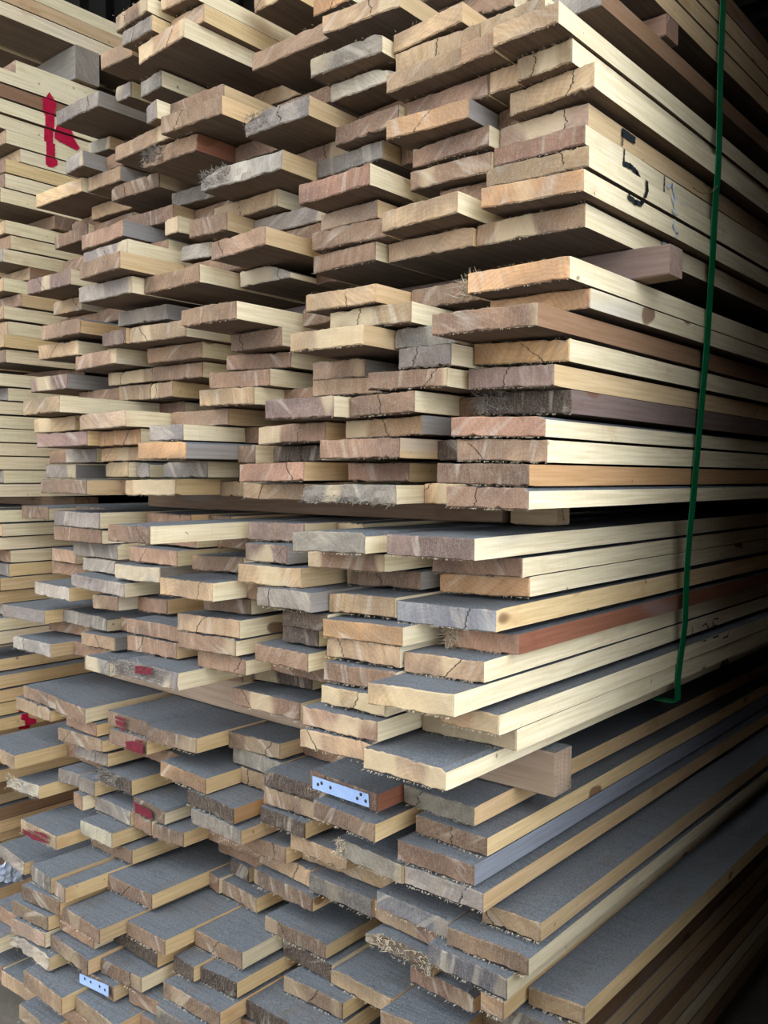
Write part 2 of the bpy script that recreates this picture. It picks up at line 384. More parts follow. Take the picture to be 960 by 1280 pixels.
TABLE = """
f2 U0 4 -0.0790 0.0290 0.1223 1.6068 1.6068 0.0253 tan 1308 0
n54 U0 4 -0.4903 -0.4098 0.0188 1.6083 1.6055 0.0246 tan 2540 0
n57 U0 4 -0.5899 -0.5191 -0.0650 1.6088 1.6063 0.0223 tan 2200 0
n58 U0 4 -0.6889 -0.6008 -0.0788 1.6080 1.6069 0.0232 brown 1376 0
f7 U0 3 -0.0856 0.0290 0.1464 1.5798 1.5798 0.0253 tan 1896 0
f6 U0 3 -0.3188 -0.2042 0.1083 1.5798 1.5798 0.0253 tan 332 1
n55 U0 3 -0.3946 -0.3198 0.0419 1.5810 1.5789 0.0245 orange 884 0
n52 U0 3 -0.5912 -0.5145 -0.0483 1.5811 1.5796 0.0254 tan 3084 0
n59 U0 3 -0.6747 -0.5932 -0.0766 1.5822 1.5794 0.0223 grey 1668 0
n51 U0 3 -0.7594 -0.6762 -0.0562 1.5805 1.5794 0.0258 tan 1828 0
f15 U0 2 -0.1080 0.0290 0.1491 1.5528 1.5528 0.0253 grey 2544 0
f14 U0 2 -0.2470 -0.1100 0.1358 1.5528 1.5528 0.0253 brown 320 1
n50 U0 2 -0.6461 -0.5261 -0.0695 1.5527 1.5533 0.0259 tan 9004 0
n61 U0 2 -0.7892 -0.7497 -0.0108 1.5532 1.5527 0.0243 grey 924 0
n60 U0 2 -0.9558 -0.8173 -0.0246 1.5544 1.5514 0.0251 grey 4908 0
f19 U0 1 -0.1066 0.0290 0.1347 1.5258 1.5258 0.0253 brown 8584 0
n12 U0 1 -0.1516 -0.1076 0.1021 1.5257 1.5252 0.0224 brown 648 0
n56 U0 1 -0.3402 -0.2151 0.0117 1.5266 1.5250 0.0249 tan 4936 0
n49 U0 1 -0.4876 -0.3417 0.0175 1.5248 1.5274 0.0245 brown 5100 0
f21 U0 1 -0.6278 -0.4886 0.1118 1.5258 1.5258 0.0253 tan 724 0
n62 U0 1 -0.6917 -0.6288 -0.0350 1.5267 1.5257 0.0241 grey 2240 0
n66 U0 1 -0.9720 -0.9105 0.0509 1.5270 1.5248 0.0230 grey 724 0
f25 U1 1 -0.1141 0.0260 0.0689 1.4688 1.4688 0.0253 grey 12364 0
n13 U1 1 -0.2240 -0.1151 0.0092 1.4681 1.4699 0.0240 tan 3228 0
n16 U1 1 -0.3499 -0.2271 -0.0049 1.4696 1.4667 0.0248 grey 4260 0
f26 U1 1 -0.4882 -0.3509 0.0629 1.4688 1.4688 0.0253 brown 296 1
n48 U1 1 -0.6049 -0.4892 -0.0367 1.4693 1.4693 0.0253 brown 1668 0
n63 U1 1 -0.6408 -0.6064 -0.0592 1.4686 1.4686 0.0268 grey 880 0
f27 U1 1 -0.8723 -0.7581 0.0190 1.4688 1.4688 0.0253 tan 240 1
n64 U1 1 -0.9370 -0.8733 -0.0193 1.4688 1.4690 0.0260 grey 1352 0
n11 U1 2 -0.0924 -0.0053 0.0055 1.4397 1.4378 0.0244 tan 1180 0
n14 U1 2 -0.2188 -0.0939 0.0119 1.4424 1.4411 0.0253 tan 2084 0
n17 U1 2 -0.3417 -0.2203 0.0211 1.4444 1.4402 0.0223 white 3460 0
n47 U1 2 -0.6004 -0.4715 -0.0560 1.4426 1.4416 0.0263 brown 4836 0
n65 U1 2 -0.7478 -0.6019 -0.0428 1.4405 1.4418 0.0250 brown 2028 0
n70 U1 2 -0.9169 -0.8163 0.0135 1.4423 1.4412 0.0253 tan 1576 0
n68 U1 2 -1.0718 -0.9218 0.0023 1.4410 1.4421 0.0247 tan 2776 0
n1 U1 3 -0.0577 0.0257 -0.0191 1.4147 1.4129 0.0223 tan 12104 0
n9 U1 3 -0.1076 -0.0592 -0.0076 1.4153 1.4142 0.0233 brown 2108 0
n15 U1 3 -0.2217 -0.1091 -0.0023 1.4144 1.4159 0.0236 tan 4204 0
f33 U1 3 -0.3338 -0.2227 0.0676 1.4148 1.4148 0.0253 tan 236 1
n46 U1 3 -0.4569 -0.3348 -0.0233 1.4153 1.4142 0.0262 grey 6392 0
f34 U1 3 -0.5474 -0.4579 0.0355 1.4148 1.4148 0.0253 brown 696 0
n67 U1 3 -0.6727 -0.5484 -0.0379 1.4141 1.4154 0.0255 brown 4896 0
n69 U1 3 -0.8529 -0.7250 0.0222 1.4137 1.4145 0.0255 brown 2984 0
f37 U1 3 -0.9798 -0.8539 0.0617 1.4148 1.4148 0.0253 tan 892 0
f36 U1 3 -1.1076 -0.9818 0.0891 1.4148 1.4148 0.0253 brown 288 1
n2 U1 4 -0.0469 0.0223 0.0151 1.3874 1.3883 0.0253 tan 4964 0
n10 U1 4 -0.0886 -0.0484 0.0233 1.3876 1.3875 0.0256 tan 1324 0
n18 U1 4 -0.2158 -0.0901 0.0264 1.3891 1.3866 0.0253 brown 2576 0
n20 U1 4 -0.3366 -0.2222 0.0252 1.3880 1.3875 0.0245 brown 2752 0
f43 U1 4 -0.4677 -0.3376 0.0604 1.3878 1.3876 0.0253 brown 684 0
f41 U1 4 -0.7320 -0.6019 0.0565 1.3881 1.3874 0.0253 grey 1100 0
f39 U1 4 -0.9962 -0.8661 0.0721 1.3878 1.3878 0.0253 brown 340 1
f38 U1 4 -1.1284 -0.9982 0.0652 1.3878 1.3878 0.0253 brown 976 0
n3 U1 5 -0.0671 0.0415 0.0297 1.3605 1.3620 0.0261 tan 14156 0
f44 U1 5 -0.1053 -0.0681 0.0650 1.3604 1.3604 0.0253 grey 360 1
n19 U1 5 -0.2257 -0.1063 0.0056 1.3620 1.3604 0.0230 orange 5280 0
f45 U1 5 -0.2635 -0.2267 0.0793 1.3608 1.3608 0.0253 grey 268 1
n24 U1 5 -0.3897 -0.2645 0.0450 1.3610 1.3602 0.0243 grey 2920 0
n45 U1 5 -0.5564 -0.3917 -0.0191 1.3616 1.3595 0.0268 grey 6176 0
f46 U1 5 -0.7043 -0.5574 0.0793 1.3608 1.3608 0.0253 brown 364 1
n72 U1 5 -0.8393 -0.7053 0.0344 1.3598 1.3617 0.0255 brown 1300 0
n4 U1 6 -0.0925 0.0252 0.0495 1.3349 1.3311 0.0240 pink 8032 0
n21 U1 6 -0.2104 -0.0945 0.0337 1.3334 1.3340 0.0245 brown 3256 0
n44 U1 6 -0.5972 -0.4505 0.0326 1.3338 1.3329 0.0252 tan 2356 0
n73 U1 6 -0.7113 -0.6698 0.0241 1.3340 1.3334 0.0260 tan 1004 0
n71 U1 6 -0.8928 -0.7610 -0.0162 1.3325 1.3341 0.0260 brown 2344 0
f53 U1 6 -1.0979 -0.9968 0.0662 1.3338 1.3338 0.0253 tan 260 1
n5 U1 7 -0.0934 0.0276 0.0372 1.3096 1.3054 0.0223 red 7548 0
n22 U1 7 -0.2138 -0.0949 0.0382 1.3069 1.3065 0.0244 brown 3460 0
n25 U1 7 -0.3592 -0.2334 -0.0169 1.3060 1.3070 0.0260 red 5944 0
f55 U1 7 -0.5235 -0.3602 0.0527 1.3058 1.3065 0.0253 grey 1484 0
n74 U1 7 -0.6077 -0.5245 -0.0024 1.3070 1.3063 0.0268 brown 2108 0
n75 U1 7 -0.8094 -0.7072 0.0299 1.3077 1.3059 0.0238 brown 480 1
n6 U1 8 -0.0968 0.0348 0.0305 1.2842 1.2796 0.0223 tan 9224 0
n23 U1 8 -0.1816 -0.0983 0.0562 1.2800 1.2791 0.0252 brown 596 1
n26 U1 8 -0.3624 -0.2553 0.0254 1.2803 1.2781 0.0238 pink 1884 0
f61 U1 8 -0.4733 -0.3634 0.0568 1.2798 1.2803 0.0253 dark 368 1
n81 U1 8 -0.6505 -0.5862 0.0146 1.2808 1.2796 0.0231 grey 804 0
n76 U1 8 -0.8064 -0.6782 -0.0637 1.2802 1.2804 0.0254 grey 1760 0
n78 U1 8 -1.0689 -0.9200 -0.0194 1.2794 1.2789 0.0268 purple 2052 0
n7 U1 9 -0.0937 0.0350 0.0184 1.2571 1.2526 0.0234 orange 14924 0
n28 U1 9 -0.2327 -0.1135 0.0003 1.2522 1.2532 0.0251 tan 5376 0
n27 U1 9 -0.3695 -0.2342 0.0178 1.2539 1.2511 0.0256 brown 2760 0
n43 U1 9 -0.5107 -0.3896 -0.0435 1.2524 1.2537 0.0259 brown 5140 0
f63 U1 9 -0.6513 -0.5117 0.0199 1.2528 1.2528 0.0253 dark 416 1
n77 U1 9 -0.7753 -0.6523 -0.0909 1.2539 1.2532 0.0255 brown 3272 0
n82 U1 9 -1.0922 -0.9887 0.0436 1.2527 1.2519 0.0253 tan 960 0
n8 U1 10 -0.1187 0.0211 0.0475 1.2255 1.2255 0.0258 brown 21340 0
n30 U1 10 -0.2535 -0.1207 0.0400 1.2252 1.2248 0.0245 tan 6496 0
n29 U1 10 -0.3772 -0.2579 0.0250 1.2261 1.2255 0.0242 brown 5412 0
f66 U1 10 -0.4210 -0.3782 0.0787 1.2258 1.2258 0.0253 brown 392 1
n42 U1 10 -0.5247 -0.4220 0.0255 1.2254 1.2270 0.0233 white 3536 0
n80 U1 10 -0.6725 -0.5351 -0.0407 1.2263 1.2257 0.0253 brown 5748 0
n79 U1 10 -0.8210 -0.6738 -0.0613 1.2270 1.2256 0.0261 grey 3436 0
f68 U1 10 -0.9650 -0.8220 0.0630 1.2257 1.2257 0.0253 dark 400 1
f67 U1 10 -1.1100 -0.9670 0.0690 1.2258 1.2257 0.0253 dark 240 1
n31 U2 2 -0.1078 0.0250 0.0099 1.1611 1.1611 0.0250 orange 11744 0
n34 U2 2 -0.2139 -0.1093 0.0406 1.1600 1.1610 0.0252 brown 2076 0
n36 U2 2 -0.3408 -0.2154 -0.0238 1.1622 1.1592 0.0229 tan 3584 0
n37 U2 2 -0.4135 -0.3423 0.0413 1.1599 1.1605 0.0252 brown 496 1
n40 U2 2 -0.5552 -0.4315 -0.0596 1.1611 1.1592 0.0251 brown 4844 0
n87 U2 2 -0.7473 -0.6059 -0.0144 1.1607 1.1596 0.0258 tan 2400 0
n86 U2 2 -0.8216 -0.7488 -0.0216 1.1609 1.1607 0.0254 purple 1044 0
n88 U2 2 -1.0526 -0.9212 -0.0058 1.1606 1.1597 0.0261 tan 1596 0
n32 U2 3 -0.1029 0.0249 0.0548 1.1366 1.1366 0.0223 orange 8308 0
n35 U2 3 -0.3053 -0.1669 -0.0147 1.1349 1.1324 0.0253 tan 3524 0
n39 U2 3 -0.5370 -0.4204 0.0142 1.1339 1.1321 0.0268 brown 2220 0
n90 U2 3 -0.7518 -0.6188 0.0237 1.1325 1.1329 0.0255 brown 2484 0
n89 U2 3 -0.9390 -0.7968 -0.0041 1.1325 1.1343 0.0258 brown 2444 0
n33 U2 4 -0.1193 0.0139 -0.0389 1.1088 1.1065 0.0247 red 13900 0
f78 U2 4 -0.2096 -0.1203 0.0056 1.1065 1.1059 0.0253 grey 1208 0
n38 U2 4 -0.3414 -0.2106 -0.0509 1.1082 1.1057 0.0251 tan 5296 0
n94 U2 4 -0.5672 -0.4341 0.0374 1.1080 1.1041 0.0238 brown 1920 0
n93 U2 4 -0.7729 -0.6449 0.0479 1.1063 1.1059 0.0250 brown 1856 0
n92 U2 4 -0.9026 -0.7744 0.0437 1.1059 1.1067 0.0235 tan 1064 0
n91 U2 4 -1.1040 -0.9860 0.0075 1.1052 1.1066 0.0268 purple 2036 0
n101 U2 5 -0.1105 0.0128 0.0311 1.0822 1.0778 0.0253 orange 10788 0
n99 U2 5 -0.1956 -0.1120 -0.0105 1.0803 1.0785 0.0251 grey 2756 0
n97 U2 5 -0.3713 -0.2684 0.0193 1.0800 1.0786 0.0253 brown 2256 0
n96 U2 5 -0.5826 -0.4493 0.0134 1.0812 1.0780 0.0243 red 2784 0
n111 U2 5 -0.7878 -0.7233 0.0502 1.0794 1.0796 0.0261 tan 1408 0
n112 U2 5 -0.8771 -0.7898 0.0496 1.0801 1.0795 0.0266 tan 880 0
n113 U2 5 -1.0270 -0.8786 0.0548 1.0784 1.0796 0.0268 tan 596 1
n102 U2 6 -0.1093 0.0079 0.0133 1.0527 1.0486 0.0246 purple 10276 0
n100 U2 6 -0.2353 -0.1175 -0.0146 1.0549 1.0533 0.0227 brown 3732 0
n98 U2 6 -0.3558 -0.2368 0.0082 1.0551 1.0535 0.0223 brown 1524 0
f86 U2 6 -0.4683 -0.3568 0.0617 1.0520 1.0534 0.0253 tan 432 1
n109 U2 6 -0.5933 -0.4693 0.0025 1.0541 1.0520 0.0255 tan 2656 0
n117 U2 6 -0.8384 -0.7574 0.1006 1.0506 1.0521 0.0268 red 632 0
n114 U2 6 -0.9640 -0.8399 -0.0854 1.0514 1.0524 0.0264 tan 3128 0
n103 U2 7 -0.1149 0.0124 0.0426 1.0263 1.0219 0.0266 dark 10852 0
f89 U2 7 -0.1605 -0.1159 0.0743 1.0254 1.0254 0.0253 grey 468 1
n164 U2 7 -0.2716 -0.1615 -0.0138 1.0247 1.0269 0.0257 brown 4252 0
n104 U2 7 -0.3970 -0.2736 -0.0402 1.0259 1.0250 0.0268 purple 3240 0
n110 U2 7 -0.7012 -0.5582 0.0304 1.0264 1.0268 0.0261 tan 2284 0
n116 U2 7 -0.8427 -0.7117 -0.0489 1.0236 1.0260 0.0254 pink 2452 0
n115 U2 7 -1.0157 -0.8795 -0.0366 1.0241 1.0252 0.0255 tan 1144 0
n106 U2 8 -0.1154 0.0060 -0.0051 0.9963 0.9929 0.0232 red 10504 0
n105 U2 8 -0.2973 -0.1674 0.0070 0.9988 1.0010 0.0229 orange 3448 0
n107 U2 8 -0.4776 -0.3365 0.0150 0.9952 0.9975 0.0261 brown 2760 0
f95 U2 8 -0.5716 -0.4786 0.0715 1.0002 0.9995 0.0253 brown 320 1
n118 U2 8 -0.6526 -0.5726 -0.0443 1.0009 1.0011 0.0234 grey 2424 0
n119 U2 8 -0.8304 -0.7234 -0.0177 0.9974 0.9994 0.0255 orange 1224 0
n120 U2 8 -0.9892 -0.8324 -0.0447 0.9966 0.9979 0.0243 purple 1644 0
n127 U2 9 -0.1126 0.0086 -0.0006 0.9693 0.9663 0.0246 brown 10740 0
f98 U2 9 -0.1759 -0.1136 0.0456 0.9714 0.9714 0.0253 dark 624 0
n126 U2 9 -0.3128 -0.1769 -0.0248 0.9721 0.9725 0.0251 brown 4248 0
n125 U2 9 -0.4892 -0.3876 0.0575 0.9695 0.9710 0.0232 dark 1300 0
n124 U2 9 -0.5368 -0.4944 0.0293 0.9697 0.9696 0.0261 brown 1004 0
n123 U2 9 -0.6587 -0.5383 -0.0629 0.9739 0.9740 0.0248 orange 2872 0
n122 U2 9 -0.8760 -0.7613 0.0122 0.9710 0.9725 0.0243 tan 1004 0
n121 U2 9 -1.0124 -0.9106 0.0211 0.9709 0.9717 0.0249 grey 884 0
f101 U2 9 -1.1490 -1.0134 0.0661 0.9714 0.9714 0.0253 brown 344 1
n130 U2 10 -0.1180 0.0077 -0.0351 0.9422 0.9407 0.0232 brown 10604 0
n129 U2 10 -0.3124 -0.2100 0.0325 0.9437 0.9435 0.0246 red 2400 0
n128 U2 10 -0.4737 -0.3471 -0.0186 0.9411 0.9442 0.0259 red 3568 0
n138 U2 10 -0.7011 -0.5966 0.0167 0.9460 0.9469 0.0249 grey 1824 0
n137 U2 10 -0.7784 -0.7410 0.0149 0.9464 0.9463 0.0251 grey 648 0
n136 U2 10 -0.8511 -0.7799 0.0023 0.9457 0.9465 0.0252 tan 780 0
n140 U2 10 -1.0753 -0.9580 0.0128 0.9429 0.9429 0.0250 grey 1384 0
n131 U2 11 -0.1029 0.0090 -0.0364 0.9162 0.9162 0.0240 brown 10204 0
f107 U2 11 -0.1746 -0.1039 0.0164 0.9174 0.9169 0.0253 tan 752 0
n133 U2 11 -0.3411 -0.1756 -0.0284 0.9159 0.9170 0.0233 grey 3932 0
f108 U2 11 -0.3800 -0.3421 0.0526 0.9169 0.9174 0.0253 grey 232 1
n134 U2 11 -0.5103 -0.3810 0.0163 0.9157 0.9157 0.0230 tan 1516 0
f109 U2 11 -0.6310 -0.5113 0.0689 0.9169 0.9169 0.0253 tan 616 0
n135 U2 11 -0.7677 -0.6320 -0.0124 0.9169 0.9191 0.0253 tan 2648 0
n139 U2 11 -0.8216 -0.7692 0.0168 0.9174 0.9178 0.0249 grey 80 1
n141 U2 11 -0.9650 -0.8231 -0.0512 0.9166 0.9166 0.0248 brown 1788 0
m11 M 1 -0.1681 -0.0415 -0.0629 0.8597 0.8618 0.0239 purple 17200 0
m12 M 1 -0.3109 -0.1943 -0.0698 0.8561 0.8598 0.0253 grey 8328 0
f111 M 1 -0.3654 -0.3119 0.0637 0.8605 0.8605 0.0253 brown 1856 0
m13 M 1 -0.4774 -0.3664 0.0009 0.8589 0.8610 0.0253 purple 4140 0
m25 M 1 -0.6015 -0.4992 -0.1505 0.8574 0.8582 0.0243 brown 5940 0
f112 M 1 -0.6673 -0.6025 0.0736 0.8605 0.8605 0.0253 brown 1424 0
m14 M 1 -0.7924 -0.6683 0.0436 0.8609 0.8609 0.0256 brown 2088 0
f113 M 1 -0.8266 -0.7934 0.0866 0.8605 0.8605 0.0253 tan 232 1
m15 M 1 -0.9750 -0.8276 -0.0235 0.8603 0.8603 0.0268 grey 3516 0
f114 M 1 -1.1262 -0.9760 0.1051 0.8605 0.8605 0.0253 dark 1004 0
m16 M 1 -1.2484 -1.1272 0.0535 0.8608 0.8608 0.0258 brown 1748 0
m21 M 2 -0.1681 -0.0393 0.0284 0.8311 0.8357 0.0223 brown 9908 0
m22 M 2 -0.3322 -0.2051 -0.0215 0.8306 0.8321 0.0223 brown 2756 0
m23 M 2 -0.4552 -0.3626 -0.0298 0.8320 0.8335 0.0253 purple 2008 0
f116 M 2 -0.6448 -0.5515 0.0825 0.8319 0.8314 0.0253 tan 380 1
m24 M 2 -0.7878 -0.6458 0.0353 0.8348 0.8345 0.0247 grey 360 1
m26 M 2 -0.9739 -0.8286 -0.0217 0.8334 0.8334 0.0252 brown 1256 0
m31 M 3 -0.1687 -0.0408 0.0461 0.8070 0.8114 0.0240 orange 9012 0
m32 M 3 -0.3131 -0.1875 0.0291 0.8042 0.8083 0.0233 brown 2640 0
m33 M 3 -0.4449 -0.3278 -0.0439 0.8051 0.8057 0.0257 tan 3392 0
m34 M 3 -0.6118 -0.4990 0.0045 0.8045 0.8070 0.0240 brown 1628 0
m35 M 3 -0.7870 -0.6507 0.0044 0.8066 0.8070 0.0250 brown 2024 0
m36 M 3 -0.9609 -0.8230 0.0059 0.8065 0.8065 0.0268 grey 1256 0
m41 M 4 -0.1831 -0.0368 -0.0254 0.7772 0.7818 0.0258 slate 15528 0
m42 M 4 -0.2895 -0.1846 -0.0265 0.7771 0.7801 0.0244 tan 2960 0
m43 M 4 -0.3947 -0.2910 -0.0584 0.7775 0.7796 0.0249 grey 2948 0
f124 M 4 -0.4546 -0.3957 -0.0274 0.7787 0.7790 0.0253 brown 308 1
m44 M 4 -0.5854 -0.4556 -0.0792 0.7775 0.7796 0.0253 tan 3576 0
m45 M 4 -0.7997 -0.6676 -0.0153 0.7779 0.7809 0.0252 grey 1740 0
m86 M 4 -0.9374 -0.8308 0.0086 0.7788 0.7795 0.0239 grey 756 0
f126 M 4 -1.1404 -1.0404 0.0598 0.7795 0.7795 0.0253 brown 648 0
m50 M 5 -0.1334 -0.0301 0.0076 0.7478 0.7513 0.0233 red 10436 0
m57 M 5 -0.2800 -0.1522 -0.0489 0.7489 0.7527 0.0232 orange 4504 0
m63 M 5 -0.3700 -0.2815 -0.0378 0.7494 0.7524 0.0228 dark 1228 0
m85 M 5 -0.5610 -0.4537 -0.0160 0.7491 0.7529 0.0223 brown 1256 0
m81 M 5 -0.9116 -0.7541 -0.0262 0.7545 0.7498 0.0233 grey 2220 0
f131 M 5 -1.1482 -1.0314 0.0696 0.7525 0.7525 0.0253 tan 540 1
m52 M 6 -0.1557 -0.0426 -0.0415 0.7226 0.7264 0.0238 tan 10324 0
m58 M 6 -0.2800 -0.1577 -0.0442 0.7238 0.7270 0.0252 tan 2472 0
m64 M 6 -0.3941 -0.3175 -0.0154 0.7232 0.7258 0.0232 dark 1064 0
m68 M 6 -0.5759 -0.4425 -0.0488 0.7227 0.7261 0.0254 tan 3800 0
m83 M 6 -0.7741 -0.6841 0.0109 0.7237 0.7267 0.0239 brown 1508 0
m82 M 6 -0.8476 -0.7756 -0.0240 0.7235 0.7256 0.0235 brown 992 0
m80 M 6 -1.0694 -0.9375 -0.0135 0.7255 0.7249 0.0244 grey 1344 0
m53 M 7 -0.1568 -0.0424 -0.1002 0.6969 0.7006 0.0242 tan 15512 0
m59 M 7 -0.2744 -0.1583 -0.0534 0.6955 0.6995 0.0241 brown 2120 0
m65 M 7 -0.4216 -0.3133 -0.0396 0.6973 0.6978 0.0239 brown 2636 0
m69 M 7 -0.5771 -0.4501 -0.0482 0.6964 0.6997 0.0241 brown 2168 0
m74 M 7 -0.7312 -0.5786 -0.0328 0.6978 0.6978 0.0242 brown 1796 0
m54 M 8 -0.1071 -0.0266 -0.0340 0.6690 0.6702 0.0231 tan 11944 0
m60 M 8 -0.2720 -0.1639 -0.0629 0.6689 0.6715 0.0232 tan 2416 0
f143 M 8 -0.4427 -0.2730 0.0115 0.6719 0.6713 0.0253 brown 668 0
m70 M 8 -0.5459 -0.4437 -0.0367 0.6711 0.6728 0.0252 brown 1712 0
m75 M 8 -0.7295 -0.6061 -0.0339 0.6705 0.6718 0.0252 brown 1688 0
f146 M 8 -0.8839 -0.7305 0.0501 0.6715 0.6715 0.0253 grey 212 1
f145 M 8 -1.0392 -0.8859 0.0266 0.6720 0.6718 0.0253 grey 1752 0
m79 M 8 -1.1931 -1.0402 -0.0110 0.6706 0.6727 0.0255 grey 2212 0
m55 M 9 -0.1620 -0.0291 0.0029 0.6428 0.6448 0.0257 dark 9148 0
m61 M 9 -0.2888 -0.1635 -0.0772 0.6414 0.6454 0.0237 brown 4792 0
m66 M 9 -0.5165 -0.3911 0.0411 0.6432 0.6462 0.0239 dark 1116 0
m72 M 9 -0.7057 -0.5351 -0.0776 0.6432 0.6450 0.0254 splinter 4540 0
m77 M 9 -0.9486 -0.8346 0.0107 0.6425 0.6462 0.0235 tan 1452 0
m76 M 9 -1.1281 -0.9825 0.0486 0.6433 0.6465 0.0239 brown 480 1
m56 M 10 -0.1753 -0.0559 -0.0916 0.6166 0.6184 0.0246 tan 11872 0
m62 M 10 -0.2869 -0.1768 -0.0791 0.6155 0.6172 0.0225 tan 2060 0
m67 M 10 -0.5006 -0.3662 -0.0083 0.6183 0.6168 0.0250 brown 3300 0
m71 M 10 -0.6362 -0.5825 0.0765 0.6170 0.6188 0.0235 brown 208 1
m73 M 10 -0.8643 -0.7892 -0.0302 0.6172 0.6180 0.0258 grey 1008 0
f152 M 10 -0.9967 -0.8653 0.0221 0.6171 0.6173 0.0253 brown 424 1
m78 M 10 -1.1383 -0.9977 -0.0200 0.6172 0.6176 0.0249 grey 2072 0
l1 L 1 -0.2115 -0.0987 0.0254 0.5340 0.5340 0.0234 grey 19428 0
l9 L 1 -0.3413 -0.2157 -0.0137 0.5331 0.5323 0.0234 red 4988 0
f153 L 1 -0.4513 -0.3423 0.0834 0.5325 0.5325 0.0253 dark 428 1
l16 L 1 -0.5647 -0.4523 0.0361 0.5315 0.5339 0.0235 brown 3796 0
l17 L 1 -0.6849 -0.5662 -0.0279 0.5315 0.5337 0.0237 brown 5432 0
l18 L 1 -0.8065 -0.6864 -0.0236 0.5328 0.5324 0.0239 brown 4608 0
l20 L 1 -0.9425 -0.8412 -0.0437 0.5325 0.5325 0.0243 brown 4132 0
l21 L 1 -1.0752 -0.9440 -0.0329 0.5337 0.5308 0.0240 brown 2968 0
l2 L 2 -0.1783 -0.0748 0.0134 0.5088 0.5054 0.0223 brown 16160 0
l10 L 2 -0.3105 -0.2034 -0.0350 0.5068 0.5033 0.0223 brown 4580 0
l14 L 2 -0.4475 -0.3120 0.0045 0.5065 0.5049 0.0229 dark 2620 0
f155 L 2 -0.5674 -0.4485 0.0402 0.5055 0.5058 0.0253 grey 1096 0
l19 L 2 -0.7952 -0.6893 -0.0288 0.5049 0.5065 0.0248 brown 1452 0
l22 L 2 -0.9411 -0.8358 -0.0253 0.5052 0.5062 0.0249 brown 880 0
l23 L 2 -1.1026 -0.9829 -0.0324 0.5078 0.5040 0.0248 tan 980 0
l3 L 3 -0.1894 -0.0755 -0.0100 0.4797 0.4809 0.0248 brown 11948 0
l15 L 3 -0.4530 -0.3340 0.0096 0.4795 0.4786 0.0254 brown 1312 0
f159 L 3 -0.5454 -0.4540 0.0423 0.4785 0.4785 0.0253 tan 648 0
l26 L 3 -0.6573 -0.5464 -0.0251 0.4801 0.4769 0.0235 orange 3864 0
f160 L 3 -0.8213 -0.6583 0.0156 0.4785 0.4785 0.0253 brown 412 1
l24 L 3 -0.9566 -0.8223 -0.0282 0.4768 0.4804 0.0237 tan 1476 0
l4 L 4 -0.1780 -0.0604 -0.0103 0.4508 0.4542 0.0226 white 15056 0
l11 L 4 -0.2949 -0.1795 -0.0090 0.4532 0.4501 0.0246 grey 3476 0
l13 L 4 -0.4577 -0.3619 0.0026 0.4514 0.4518 0.0223 dark 1928 0
l39 L 4 -0.5924 -0.4785 -0.0255 0.4523 0.4505 0.0227 dark 3292 0
l25 L 4 -0.9285 -0.8231 -0.0142 0.4496 0.4532 0.0225 grey 1204 0
l5 L 5 -0.0863 -0.0069 0.0225 0.4224 0.4252 0.0223 tan 22448 0
l12 L 5 -0.4021 -0.2914 0.0114 0.4243 0.4251 0.0225 tan 1920 0
l40 L 5 -0.5767 -0.4648 -0.0271 0.4263 0.4227 0.0232 grey 2536 0
l27 L 5 -0.8492 -0.7465 -0.0169 0.4239 0.4253 0.0241 dark 2584 0
f170 L 5 -1.0147 -0.8502 0.0204 0.4245 0.4250 0.0253 tan 260 1
l29 L 5 -1.1497 -1.0157 -0.0796 0.4254 0.4236 0.0246 tan 3516 0
l6 L 6 -0.1147 -0.0078 -0.0048 0.3970 0.3968 0.0223 brown 11124 0
l60 L 6 -0.2354 -0.1162 0.0027 0.3969 0.3983 0.0223 slate 4324 0
f171 L 6 -0.4120 -0.2364 0.0462 0.3975 0.3975 0.0253 tan 1060 0
l41 L 6 -0.5058 -0.4130 0.0098 0.3974 0.3982 0.0236 brown 1788 0
l33 L 6 -0.7504 -0.6619 -0.0142 0.3987 0.3963 0.0236 brown 2556 0
l88 L 6 -0.9048 -0.8521 -0.0216 0.3970 0.3983 0.0263 grey 936 0
l28 L 6 -0.9704 -0.9062 -0.0203 0.3968 0.3986 0.0253 grey 884 0
l7 L 7 -0.1352 -0.0265 -0.0160 0.3725 0.3687 0.0248 slate 6600 0
f178 L 7 -0.2549 -0.1362 0.0196 0.3705 0.3705 0.0253 brown 1212 0
f177 L 7 -0.3755 -0.2569 0.0213 0.3705 0.3705 0.0253 grey 3016 0
f176 L 7 -0.4962 -0.3775 0.0318 0.3705 0.3705 0.0253 tan 1252 0
f175 L 7 -0.6169 -0.4982 0.0389 0.3705 0.3705 0.0253 brown 432 1
l35 L 7 -0.6896 -0.6179 -0.0141 0.3699 0.3711 0.0236 brown 1708 0
l34 L 7 -0.7497 -0.6911 -0.0155 0.3704 0.3710 0.0246 brown 572 1
l32 L 7 -0.8653 -0.7512 -0.0147 0.3702 0.3714 0.0250 grey 1424 0
l31 L 7 -0.9089 -0.8722 -0.0306 0.3703 0.3709 0.0252 grey 564 1
l30 L 7 -1.0862 -0.9763 -0.0579 0.3693 0.3715 0.0241 white 2728 0
l8 L 8 -0.0270 0.0433 0.0339 0.3408 0.3432 0.0223 tan 26800 0
l67 L 8 -0.0601 -0.0296 -0.0158 0.3430 0.3434 0.0223 tan 1804 0
l59 L 8 -0.2552 -0.1435 0.0043 0.3452 0.3414 0.0223 rough 3032 0
l43 L 8 -0.4904 -0.3618 0.0184 0.3432 0.3446 0.0233 brown 2556 0
f184 L 8 -0.6219 -0.4914 0.0600 0.3435 0.3435 0.0253 tan 488 1
l36 L 8 -0.8510 -0.7554 -0.0496 0.3428 0.3442 0.0243 pale 2236 0
l68 L 9 -0.0712 0.0206 0.0180 0.3140 0.3171 0.0223 grey 1240 0
